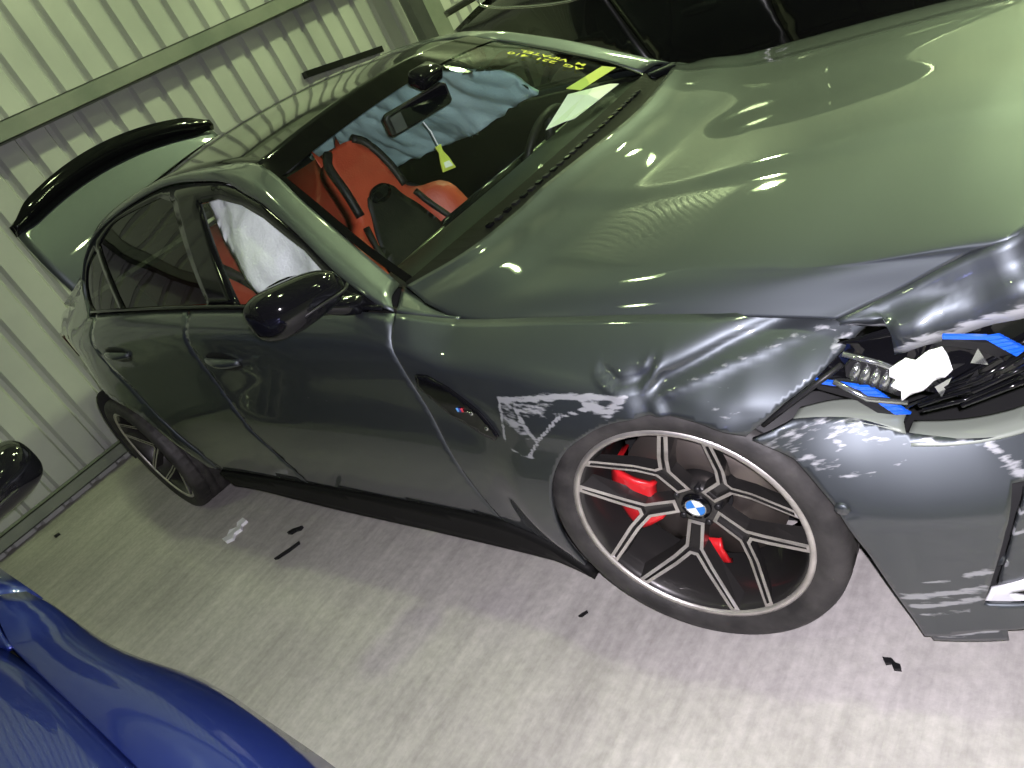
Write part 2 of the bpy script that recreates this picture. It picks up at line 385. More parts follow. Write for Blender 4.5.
def dent(x, z):
    """outward displacement of the struck right wing"""
    d = 0
    if x > -.1:
        e, t = seg_dist(x, z, FOLD); m = sst(0, .10, t) * sst(.03, .12, x)
        if e < 0: d += m * (-.024 * sst(-.095, 0, e) + .007 * nz(x, 0, z, 15) * sst(0, -.03, e))
        else: d += m * (-.024 * sst(.075, 0, e) - .014 * math.exp(-((e - .020) / .012) ** 2) + .007 * math.exp(-((e - .055) / .02) ** 2))
        d += m * .007 * math.exp(-(e / .006) ** 2)
        d -= .25 * max(0, x - .12) ** 1.5
        for pl, a in (([(-.01,.775),(.03,.752),(.069,.747)], .012), ([(.069,.747),(.088,.757),(.108,.782)], .014)):
            e, t = seg_dist(x, z, pl); w = math.sin(math.pi * min(1, max(.02, t * .8 + .15)))
            d += a * w * (-math.exp(-(e / .006) ** 2) + .7 * math.exp(-((e + .013) / .008) ** 2))
        e, t = seg_dist(x, z, [(.07,.745),(.083,.715),(.085,.675)])
        d += -.016 * math.exp(-(e / .022) ** 2)
    return d
def SP(x, z, side=-1, off=0, dm=False): return Vector((x, side * (S(x, z) + off + (dent(x, z) if dm else 0)), z))
def outward(V, F, c):
    c = Vector(c); s = 0
    for f in F:
        a, b, d = Vector(V[f[0]]), Vector(V[f[1]]), Vector(V[f[2]]); s += (b - a).cross(d - a).dot((a + b + d) / 3 - c)
    return F if s > 0 else [tuple(reversed(f)) for f in F]
def topline(x0, x1, n=14, dz=0): return [(x0 + (x1 - x0) * k / (n - 1), lerp_tab(ZT, x0 + (x1 - x0) * k / (n - 1)) + dz) for k in range(n)]
def smooth_poly(pts, n): return [(p.x, p.y) for p in crom([(a, b, 0) for a, b in pts], n)]
ARCH_F = smooth_poly([(.265,.640),(.192,.671),(.115,.686),(.025,.684),(-.057,.657),(-.163,.589),(-.236,.505),(-.286,.40),(-.326,.274),(-.345,.14)], 40)
ARCH_R = smooth_poly([(-2.301,.285),(-2.343,.402),(-2.443,.585),(-2.535,.658),(-2.671,.706),(-2.85,.725),(-3.02,.695),(-3.15,.60),(-3.22,.47),(-3.24,.25)], 44)
BGAP = [(-1.612,1.003),(-1.647,.94),(-1.658,.866),(-1.665,.71),(-1.645,.56),(-1.60,.42),(-1.58,.28)]
CGAP = [(-2.50,1.062),(-2.50,.97),(-2.48,.86),(-2.42,.74),(-2.33,.58),(-2.27,.42),(-2.255,.295)]
FDOOR = [(-.607,.245)] + topline(-.607, -1.612, 18, -.004)[0:] + [(x + .0025, z) for x, z in BGAP[1:]] + [(-1.161,.268)]
RDOOR = [(x - .0025, z) for x, z in reversed(BGAP)] + topline(-1.64, -2.49, 14, -.004) + [(x + .004, z) for x, z in CGAP[1:]]
FRONTEDGE = [(.480,.757),(.438,.742),(.39,.713),(.334,.684)]
FENDER = [(-.602,.238)] + topline(-.602, .478, 120, -.004) + FRONTEDGE + ARCH_F + [(-.39,.13),(-.50,.192)]
QUARTER = [(x - .004, z) for x, z in CGAP[:-1]] + [(-2.262,.30)] + ARCH_R[1:] + [(-3.27,.5),(-3.35,.74),(-3.88,.76),(-3.93,.88),(-3.90,.985),(-3.6,1.035),(-3.25,1.075),(-2.9,1.13),(-2.66,1.20),(-2.665,1.13),(-2.63,1.066)]
SKIRT = [(-2.25,.285),(-2.117,.270),(-1.648,.268),(-1.161,.258),(-.823,.246),(-.61,.234),(-.50,.188),(-.39,.126),(-.352,.10),(-.36,.06),(-.42,.062),(-.5,.087),(-.98,.117),(-1.53,.143),(-2.24,.197)]
DLO = [(-.640,.932)] + [(-.932,1.134),(-1.115,1.242),(-1.184,1.27)] + smooth_poly([(-1.184,1.27),(-1.303,1.318),(-1.414,1.342),(-1.718,1.379),(-2.075,1.37),(-2.392,1.328),(-2.57,1.26),(-2.655,1.17),(-2.64,1.10),(-2.60,1.066)], 30)[1:] + list(reversed(topline(-.64, -2.55, 20, .001)))[:-1]
PANE_F = [(-1.49,1.303),(-1.371,1.296),(-1.224,1.257),(-1.108,1.208),(-.922,1.105),(-.800,1.005),(-.775,.963),(-1.0,.985),(-1.315,1.013)]
PANE_R = smooth_poly([(-2.370,1.300),(-2.22,1.345),(-2.066,1.358),(-1.773,1.362)], 10) + [(-1.675,1.335),(-1.50,1.030),(-2.187,1.066)]
PANE_Q = smooth_poly([(-2.60,1.10),(-2.615,1.165),(-2.55,1.235),(-2.405,1.285)], 10) + [(-2.232,1.070),(-2.55,1.078)]
SCR = [  # scrape marks on the right wing, one a painted flash glow: outline point list, width, strength
    ([(-.309,.712),(-.20,.725),(-.112,.735),(.047,.730)], .008, .72), ([(-.309,.712),(-.325,.66),(-.343,.605)], .006, .7),
    ([(-.266,.579),(-.21,.63),(-.125,.692),(-.04,.712)], .005, .7), ([(-.30,.70),(-.22,.70),(-.15,.71)], .030, .40), ([(-.30,.67),(-.25,.65)], .028, .5),
    ([(-.26,.70),(-.24,.66),(-.22,.62)], .012, .55), ([(-.33,.585),(-.29,.575),(-.26,.57)], .004, .6), ([(-.05,.72),(.0,.70),(.03,.72)], .016, .6),
    ([(.12,.71),(.25,.722),(.36,.735),(.43,.748)], .040, .16), ([(.16,.735),(.30,.756),(.44,.762)], .004, .42), ([(.40,.735),(.46,.757)], .010, .4),  # the wide band under the fold paints the pale glow of the flash
    ([(.20,.70),(.27,.665)], .012, .25)]
SCR_D = [([(-1.16,.71),(-1.10,.68)], .012, .34), ([(-1.05,.69),(-.98,.672)], .014, .32), ([(-.595,.788),(-.614,.697),(-.621,.568)], .003, 0), ([(-.45,.84),(-.44,.85)], .004, .3)]
def scrape_glow_mask(x, z, L):
    v = 0
    for pl, w, s in L:
        e, t = seg_dist(x, z, pl); v = max(v, s * math.exp(-(e / w) ** 2))
    return v
def side_sheet(name, poly, mat, parent, side, step, off=0, dm=False, holes=(), scr=None, solid=.012, smooth=True):
    tz = lambda P: [(x, z - lerp_tab(ZT, x)) for x, z in densify(P, step)]
    pv, V, F = sheet(tz(poly), step, lambda u, v: SP(u, v + lerp_tab(ZT, u), side, off, dm), [tz(h) for h in holes])
    pv = [(u, v + lerp_tab(ZT, u)) for u, v in pv]
    if side > 0: F = [tuple(reversed(f)) for f in F]
    at = [scrape_glow_mask(u, v, scr) for u, v in pv] if scr else None
    return obj(name, V, F, mat, parent, smooth, solid, attr=at)
GAP = [(-.69,.72,.936),(-.613,.75,.911),(-.555,.775,.892),(-.432,.80,.857),(-.25,.803,.842),(-.04,.800,.828),(.18,.794,.808),(.355,.785,.783),(.41,.785,.776)]
E_ROOF = [(-1.22,.56,1.322),(-1.45,.555,1.372),(-1.8,.55,1.402),(-2.2,.55,1.388),(-2.5,.56,1.338),(-2.8,.60,1.235),(-3.0,.63,1.165),(-3.25,.66,1.10)]
WS_EDGE = [(-.675,.735,.945),(-.80,.70,1.045),(-1.0,.635,1.185),(-1.22,.56,1.322)]
def flip(P, side): return [Vector((p[0], p[1] * side, p[2])) for p in P]
def skin(name, rows, mat, parent, c=(-1.4, 0, .5), **kw):
    m = MB().grid(rows); m.F = outward(m.V, m.F, c); return m.build(name, mat, parent, **kw)
PLAN = [(.20,.952),(.27,.950),(.36,.945),(.45,.93),(.55,.905),(.65,.865),(.74,.79),(.81,.66),(.85,.45),(.868,.2),(.872,0)]
PLANC = resample(crom([(x, y, 0) for x, y in PLAN], 120), 120)
PLANL = [0]
for a_, b_ in zip(PLANC, PLANC[1:]): PLANL.append(PLANL[-1] + (b_ - a_).length)
def s_of_x(x):
    for i in range(119):
        if PLANC[i + 1].x >= x: return PLANL[i] + (PLANL[i + 1] - PLANL[i]) * max(0, (x - PLANC[i].x) / max(PLANC[i + 1].x - PLANC[i].x, 1e-6))
    return PLANL[-1]
def BP(s, z, side=-1, off=0):
    s = max(0, min(PLANL[-1], s)); i = min(118, max(k for k in range(119) if PLANL[k] <= s)); t = (s - PLANL[i]) / (PLANL[i + 1] - PLANL[i])
    p = PLANC[i].lerp(PLANC[i + 1], t); d = (PLANC[i + 1] - PLANC[i]).normalized(); n = Vector((-d.y, d.x, 0)) * -1
    n = Vector((abs(d.y), abs(d.x), 0))
    b = -.010 * (1 - sst(.10, .35, z)) - .100 * max(0, (z - .42) / .20) ** 1.7 * (.15 + .85 * sst(.25, .46, p.x)) + .004 * math.exp(-((z - .46) / .06) ** 2) + off
    q = p + n * b; return Vector((q.x, side * q.y, z))
def coons(left, right, rear, front, nu, nv):
    """3-D Coons patch; rear/front run left->right, left/right run rear->front"""
    l, r = crom(left, nv), crom(right, nv); a, b = crom(rear, nu), crom(front, nu); rows = []
    for j in range(nv):
        v = j / (nv - 1); row = []
        for i in range(nu):
            u = i / (nu - 1)
            row.append(l[j] * (1 - u) + r[j] * u + a[i] * (1 - v) + b[i] * v - (a[0] * (1 - u) * (1 - v) + a[-1] * u * (1 - v) + b[0] * (1 - u) * v + b[-1] * u * v))
        rows.append(row)
    return rows

def build_body(car, paint, dm, q=1.0, roofmat=None, lid_open=False, trimmat=None, parts='both'):
    """all panels of a four-door saloon under the Empty car; dm = the struck right front corner"""
    roofmat = roofmat or paint; out = {}
    for side in (-1, 1):
        d = dm and side == -1; st = (.016 if d else .03) * q
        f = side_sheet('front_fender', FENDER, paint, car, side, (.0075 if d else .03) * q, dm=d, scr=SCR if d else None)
        out['fender', side] = f
        # wing top running back to the foot of the screen pillar
        A = flip([(x, lerp_tab(YT, x), lerp_tab(ZT, x) - .003) for x in (-.602, -.56, -.50, -.44)], side)
        B = flip([(-.685,.722,.933),(-.613,.752,.908),(-.555,.777,.889),(-.446,.799,.858)], side)
        A[0] = Vector((-.602, side * lerp_tab(YT, -.602), lerp_tab(ZT, -.602)))
        skin('wing_top', loft([A, B], 14, 5), paint, f, solid=.01)
        dr = side_sheet('front_door', FDOOR, paint, car, side, st * 1.3, scr=SCR_D if d else None)
        rd = side_sheet('rear_door', RDOOR, paint, car, side, .03 * q)
        out['fdoor', side] = dr; out['rdoor', side] = rd
        side_sheet('rear_quarter', QUARTER, paint, car, side, .028 * q)
        side_sheet('side_skirt', SKIRT, SKIRTM, car, side, .03 * q, off=.014, solid=.03)
        Ac = [SP(x, z, side) for x, z in [(-.610,.925),(-.66,.952),(-.80,1.045),(-.932,1.142),(-1.115,1.25),(-1.184,1.277),(-1.303,1.326),(-1.45,1.355),(-1.718,1.387),(-2.075,1.378),(-2.392,1.338),(-2.57,1.268),(-2.68,1.19),(-2.9,1.13),(-3.25,1.075)]]
        Bc = flip(WS_EDGE[:-1] + E_ROOF, side)
        Ac = crom(Ac, 60); Bc = crom(Bc, 60)
        Mc = [(a + b) / 2 + Vector((.004, side * .016, .012)) for a, b in zip(Ac, Bc)]
        out['frame', side] = skin('pillar_and_roof_rail', loft([Ac, Mc, Bc], 80, 9), paint, car, solid=.01)
        tr = side_sheet('window_trim', DLO, GLOSSB, car, side, .035 * q, off=-.006, holes=(PANE_F, PANE_R, PANE_Q), solid=.014)
        side_sheet('window_pane', [(x, z) for x, z in PANE_F], GLASS_S, dr, side, .06 * q, off=-.012, solid=0)
        side_sheet('window_pane', PANE_R, GLASS_T, rd, side, .06 * q, off=-.012, solid=0)
        side_sheet('quarter_window', PANE_Q, GLASS_T, tr, side, .06 * q, off=-.012, solid=0)
        # bright-edged lower weather strip
        w = MB().tube([SP(x, lerp_tab(ZT, x) + .006, side, .003) for x in [-.64 - k * .096 for k in range(21)]], .007, 6)
        w.build('belt_strip', trimmat or GLOSSB, tr)
        # door handles: dark sheet for the bowl's shade on the struck car, bar and key cap
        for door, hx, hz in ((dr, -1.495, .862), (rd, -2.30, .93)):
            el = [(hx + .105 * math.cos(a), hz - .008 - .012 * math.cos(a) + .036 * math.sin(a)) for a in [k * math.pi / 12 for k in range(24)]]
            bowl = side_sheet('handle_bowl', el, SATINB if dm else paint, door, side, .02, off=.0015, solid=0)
            rows = []
            for k in range(13):
                t = k / 12; x = hx - .10 + .20 * t; z = hz + .004 - .018 * t; rr = .017 * (math.sin(math.pi * (.12 + .76 * t))) ** .5; base = SP(x, z, side, .012 * math.sin(math.pi * t) + .004)
                rows.append([base + Vector((0, side * .017 * math.cos(a) * (rr / .017), rr * 1.05 * math.sin(a))) for a in [2 * math.pi * j / 10 for j in range(10)]])
            mb = MB().grid(rows, closed=True); mb.F += [tuple(range(10)), tuple(range(120, 130))]; mb.m += [0, 0]
            mb.F = outward(mb.V, mb.F, SP(hx, hz, side)); mb.build('door_handle', paint, door)
        # wheel-arch liners
        for (cx, cz), x_in in ((FW, .42), (RW, .44)):
            rows = [[(cx + (.385 if cx == 0 else .40) * math.cos(a), side * y, cz + (.36 if cx == 0 else .385) * math.sin(a)) for a in [.12 + k * (math.pi + .05) / 20 for k in range(21)]] for y in (.90 - (.02 if cx == 0 else 0), x_in)]
            m = MB().grid(rows); cpt = [(cx, side * x_in, cz)]; o = len(m.V); m.V.append(cpt[0]); n0 = 21
            for k in range(20): m.F.append((n0 + k, n0 + k + 1, o)); m.m.append(0)
            m.build('arch_liner', ROUGHB, car, solid=.006)
    # bonnet
    R_ = flip(GAP, -1); L_ = flip(GAP, 1)
    R_[0] = Vector((-.655, -.735, .937)); L_[0] = Vector((-.655, .735, .937))
    rear = [L_[0]] + [Vector(p) for p in ((-.475,.62,.962),(-.375,.40,.983),(-.315,.15,.992),(-.307,0,.993),(-.315,-.15,.992),(-.375,-.40,.983),(-.475,-.62,.962))] + [R_[0]]
    front = [L_[-1]] + [Vector(p) for p in ((.50,.765,.800),(.60,.72,.830),(.70,.62,.852),(.775,.45,.872),(.80,.2,.888),(.805,0,.891),(.80,-.2,.890),(.775,-.45,.885),(.735,-.60,.880),(.675,-.735,.872),(.60,-.745,.848),(.52,-.758,.812),(.455,-.772,.790))] + [R_[-1]]
    if not dm: front = [L_[-1]] + front[1:7] + [Vector((p.x, -p.y, p.z)) for p in reversed(front[1:6])] + [R_[-1]]
    nu, nv = (160, 80) if dm else (44, 30)
    rows = coons(L_, R_, rear, front, nu, nv)
    for j_, r in enumerate(rows):
        zc_, ze_, wj = r[nu // 2].z, r[0].z, sst(0, .14, j_ / nv) * sst(1.0, .70, j_ / nv)
        for i_, p in enumerate(r):
            v_ = min(1, abs(p.y) / abs(r[0].y)); p.z += wj * (zc_ - (zc_ - ze_ - .036) * v_ ** 2.0 - .036 * v_ ** 22 - p.z)
            a = abs(p.y); fe = sst(-.62, -.35, p.x - .25 * 0) * sst(.80, .60, p.x + .1 * a)
            k = .40 - .08 * sst(-.4, .7, p.x)
            p.z += fe * (.007 * sst(k + .09, k, a) - .007 * math.exp(-(a / .16) ** 2)) + .006 * sst(.80, .45, a) * fe
    hood = skin('hood', rows, paint, car, c=(0, 0, .3), solid=.010, attr=[0.0] * (nu * nv) if dm else None); out['hood'] = hood
    # bonnet nose: the rolled leading edge, buckled at the struck corner
    fr = crom(front, 120); n_ = 120; rows2 = [[] for _ in range(9)]; at2 = []
    for i, p in enumerate(fr):
        y = p.y
        if y < -.45 and dm:
            w = sst(-.45, -.72, y); low = Vector((p.x + .02 + .0 * w, p.y - .035 * w, .710 + .050 * sst(.45, .70, p.x)))
            if p.x < .47: low = p + Vector((.035, -.012, -.03)) * sst(.405, .47, p.x) + Vector((.002, 0, -.012))
        else: low = Vector((p.x + .045, p.y * 1.02, p.z - .13 * sst(.41, .6, p.x) - .012))
        for k in range(9):
            t = k / 8; qd = p.lerp(low, t); bul = math.sin(math.pi * t)
            nrm = Vector((.6, -.5 if y < 0 else .5, .3))
            qd = qd + nrm * .012 * bul
            if dm and y < -.3:
                cr = sst(-.3, -.65, y) * sst(.41, .50, p.x)
                qd += Vector((.3, -.8, .5)) * cr * bul * (.022 * nz(p.x, p.y, t * .25, 9) + .008 * nz(p.x * 2, p.y, t, 14))
                qd += Vector((0, -.7, .6)) * cr * .02 * math.exp(-((p.x - .515) / .012) ** 2) * sst(.2, .9, t)
            rows2[k].append(qd)
    if dm:
        for k in range(9):
            for i, p in enumerate(fr): at2.append((.75 * sst(5.5, 8, k) * sst(-.3, -.7, p.y)) if k > 5 else 0)
    skin('hood_nose', rows2, paint, hood, c=(0, 0, .5), solid=.006, attr=at2 if dm else None)
    # roof, screens
    EL = crom(flip(E_ROOF[:5], 1), 30); ER = crom(flip(E_ROOF[:5], -1), 30); rows = []
    for j in range(30):
        a, b = EL[j], ER[j]; row = []
        for i in range(31):
            u = i / 30; w = 1 - (2 * u - 1) ** 2
            row.append(a.lerp(b, u) + Vector((.07 * w * (1 - j / 29) - .10 * w * (j / 29) ** 3, 0, .045 * w)))
        rows.append(row)
    out['roof'] = skin('roof', rows, roofmat, car, c=(-1.8, 0, .8), solid=.02)
    def screen(name, bl, top, mat, bow_b, bow_t, zb, zt_):
        rows = []
        for j in range(21):
            t = j / 20; row = []
            for i in range(31):
                u = i / 30; w = 1 - (2 * u - 1) ** 2; e = bl[j]
                row.append(Vector((e.x, e.y * (1 - 2 * u), e.z)) + Vector((bow_b * w * (1 - t) + bow_t * w * t, 0, (zb * (1 - t) + zt_ * t) * w)))
            rows.append(row)
        if name == 'windshield': out['ws_rows'] = rows
        return skin(name, rows, mat, car, c=(-1.8, 0, .6))
    ws = [(-.665,.725,.940)] + WS_EDGE[1:]
    out['ws'] = screen('windshield', crom(ws, 21), None, GLASS_W, .085, .07, .02, .045)
    bl = crom([Vector(E_ROOF[4])] + [Vector(p) for p in E_ROOF[5:]], 21)
    screen('rear_window', [Vector((p.x - .0, p.y - .01, p.z - .004)) for p in bl], None, GLASS_D, -.10, -.02, .045, .0)
    # black printed border, lying on the screen itself
    RW_ = out['ws_rows']; up = Vector((.0022, 0, .0022))
    for cols_ in (range(0, 2), range(29, 31)):
        MB().grid([[RW_[j][cols_[0]].lerp(RW_[j][cols_[1]], q_) + up for q_ in ((0, .5) if cols_[0] == 0 else (.5, 1))] for j in range(21)]).build('screen_border', FRIT, out['ws'])
    MB().grid([[RW_[j][i] + up * 1.3 for i in range(31)] for j in range(17, 21)]).build('screen_header', FRIT, out['ws'])
    # cowl under the bonnet's rear edge, wiper arms
    cb = [Vector((-.665 + .085 * (1 - v * v), .725 * v, .938 + .02 * (1 - v * v))) for v in [k / 15 - 1 for k in range(31)]]
    ch = [Vector((-.60 + .28 * (1 - v * v) , .74 * v, .910 + .056 * (1 - v * v))) for v in [k / 15 - 1 for k in range(31)]]
    cm = [(a + b) / 2 + Vector((0, 0, -.022)) for a, b in zip(cb, ch)]
    cowl = MB().grid([cb, cm, ch]).build('cowl_panel', SKIRTM, car, solid=.006)
    # underbody and bulkheads close the shell
    MB().box((-3.75, -.70, .17), (.62, .70, .23)).box((-3.7, -.55, .23), (-2.5, .55, .62)).box((-.52, -.72, .23), (-.46, .72, .86)).build('underbody', ROUGHB, car, smooth=False)
    return out

# ------------------------------------------------------------------ front end, tail, wheels, mirrors
SE = PLANL[-1]
ARCH_B = [(.273,.628),(.331,.576),(.384,.48),(.418,.365),(.448,.214),(.467,.127)]
def bumper_sheet(name, poly, mat, parent, side, step, off=0, holes=(), scr=None, solid=.01, warp=0):
    f = lambda s, z: BP(s, z, side, off + (warp * nz(s, 0, z, 7) if warp else 0))
    pv, V, F = sheet(poly, step, f, holes); F = outward(V, F, (.0, 0, .4))
    return obj(name, V, F, mat, parent, True, solid, attr=[scrape_glow_mask(u, v, scr) for u, v in pv] if scr else None)
def sx(P): return [(s_of_x(x), z) for x, z in P]
def front_end(car, paint, dm, q=1.0):
    for side in (-1, 1):
        d = dm and side == -1
        kid = [(SE - .30,.36),(SE - .02,.36),(SE - .02,.70),(SE - .27,.70),(SE - .30,.66)]
        low = [(SE - .36,.16),(SE,.16),(SE,.30),(SE - .36,.30)]
        if d:
            cut = sx([(.572,.215),(.598,.314),(.621,.406),(.644,.489)])
            outer = sx(ARCH_B) + sx([(.492,.128),(.565,.140),(.66,.14)]) + [(SE,.13),(SE,.74),(SE - .4,.70)] + sx([(.70,.555),(.664,.555),(.587,.565),(.517,.582),(.444,.610),(.341,.642)])
            air = cut + [(SE - .47,.47),(SE - .43,.22)] + sx([(.70,.20)])
            scr = [(sx([(.30,.61),(.36,.62),(.44,.60)]), .03, .34), (sx([(.33,.59),(.38,.55)]), .018, .4), (sx([(.40,.59),(.50,.575),(.60,.56)]), .012, .30), (sx([(.40,.53),(.46,.535),(.52,.545)]), .003, .5),  # broad pale bands along the upper edge paint the flash highlight
                   (sx([(.455,.245),(.50,.25),(.58,.262)]), .012, .62), (sx([(.46,.215),(.52,.222),(.57,.235)]), .010, .62), (sx([(.465,.285),(.53,.29)]), .003, .5), (sx([(.47,.19),(.55,.20)]), .007, .5), (sx([(.56,.30),(.59,.31)]), .012, .6),
                   (sx([(.63,.55),(.65,.52),(.66,.50)]), .015, .5), (sx([(.41,.575),(.39,.535)]), .012, .3)]
            b = bumper_sheet('front_bumper', outer, paint, car, side, .009, holes=(air, kid, low), scr=scr, warp=.006)
            # torn flange along the top, two lengths with a step between them
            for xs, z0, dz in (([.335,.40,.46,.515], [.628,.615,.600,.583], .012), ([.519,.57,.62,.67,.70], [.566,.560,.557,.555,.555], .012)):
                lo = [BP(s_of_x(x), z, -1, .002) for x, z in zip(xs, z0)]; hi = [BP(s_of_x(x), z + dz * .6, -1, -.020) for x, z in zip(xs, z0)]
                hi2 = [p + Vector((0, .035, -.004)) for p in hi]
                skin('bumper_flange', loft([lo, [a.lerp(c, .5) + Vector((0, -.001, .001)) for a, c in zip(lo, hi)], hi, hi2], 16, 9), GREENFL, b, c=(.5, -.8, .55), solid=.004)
            bumper_sheet('intake_blade', sx([(.60,.235),(.622,.31),(.648,.40),(.665,.455),(.72,.46),(.73,.30),(.70,.235)]), paint, b, side, .012, off=-.028, scr=[(sx([(.62,.40),(.72,.43)]), .006, .7), (sx([(.61,.36),(.70,.38)]), .005, .6)], warp=.004)
            bumper_sheet('lower_lip', sx([(.472,.128),(.565,.143),(.60,.143),(.60,.096),(.55,.095),(.478,.098)]), paint, b, side, .010, off=-.012, scr=[(sx([(.49,.12),(.58,.13)]), .012, .7)], solid=.02)
            bumper_sheet('torn_inner_panel', sx([(.568,.135),(.575,.195),(.590,.232),(.66,.25),(.76,.25),(.76,.12),(.66,.118)]), WHITE, b, side, .012, off=-.022, holes=(sx([(.612,.215),(.66,.222),(.70,.20),(.655,.190)]),), solid=.008)
            bumper_sheet('intake_backing', sx([(.49,.14),(.76,.14),(.76,.50),(.56,.50)]), ROUGHB, b, side, .03, off=-.065, solid=.006)
            MB().lathe([(.0, -.003), (.012, -.003), (.013, 0), (.014, .003)], 18, c=(0, 0, 0)).build('parking_sensor', paint, b).location = BP(s_of_x(.395), .478, -1, .003)
        else:
            outer = sx(ARCH_B) + sx([(.56,.13)]) + [(SE,.13),(SE,.74),(SE - .38,.70)] + sx([(.70,.615),(.60,.62),(.45,.65),(.335,.678)])
            air = sx([(.60,.20),(.63,.43)]) + [(SE - .47,.44),(SE - .43,.20)]
            b = bumper_sheet('front_bumper', outer, paint, car, side, .035 * q, holes=(air, kid, low))
            bumper_sheet('intake_backing', sx([(.50,.14)]) + [(SE,.14),(SE,.72),(SE - .35,.70),(SE - .35,.5)] + sx([(.56,.50)]), ROUGHB, b, side, .06, off=-.05, solid=.006)
            # whole head lamp: lens over a dark bowl
            lp = sx([(.345,.690),(.45,.655),(.60,.625),(.70,.622)]) + [(SE - .40,.70),(SE - .42,.765)] + sx([(.70,.745),(.55,.75),(.46,.752)])
            hl = bumper_sheet('headlight', lp, SATINB, car, side, .04, off=-.05, solid=.004)
            bumper_sheet('lens', lp, GLASS_S, hl, side, .04, off=-.016, solid=0)
            for a0, a1 in ((.46, .50), (.60, .64)):
                bumper_sheet('light_unit', sx([(a0,.665),(a1,.66),(a1 + .02,.72),(a0 + .02,.725)]), CLEAR, hl, side, .03, off=-.035)
        kf = bumper_sheet('kidney_grille', [(SE - .30,.36),(SE - .02,.36),(SE - .02,.70),(SE - .27,.70),(SE - .30,.66)], GLOSSB, car, side, .04, off=.006, holes=([(SE - .28,.38),(SE - .04,.38),(SE - .04,.68),(SE - .26,.68),(SE - .28,.65)],), solid=.02)
        for k in range(6): bumper_sheet('grille_bar', [(SE - .28,.39 + k * .05),(SE - .04,.39 + k * .05),(SE - .04,.40 + k * .05),(SE - .28,.40 + k * .05)], GLOSSB, kf, side, .05, off=-.01, solid=.01)

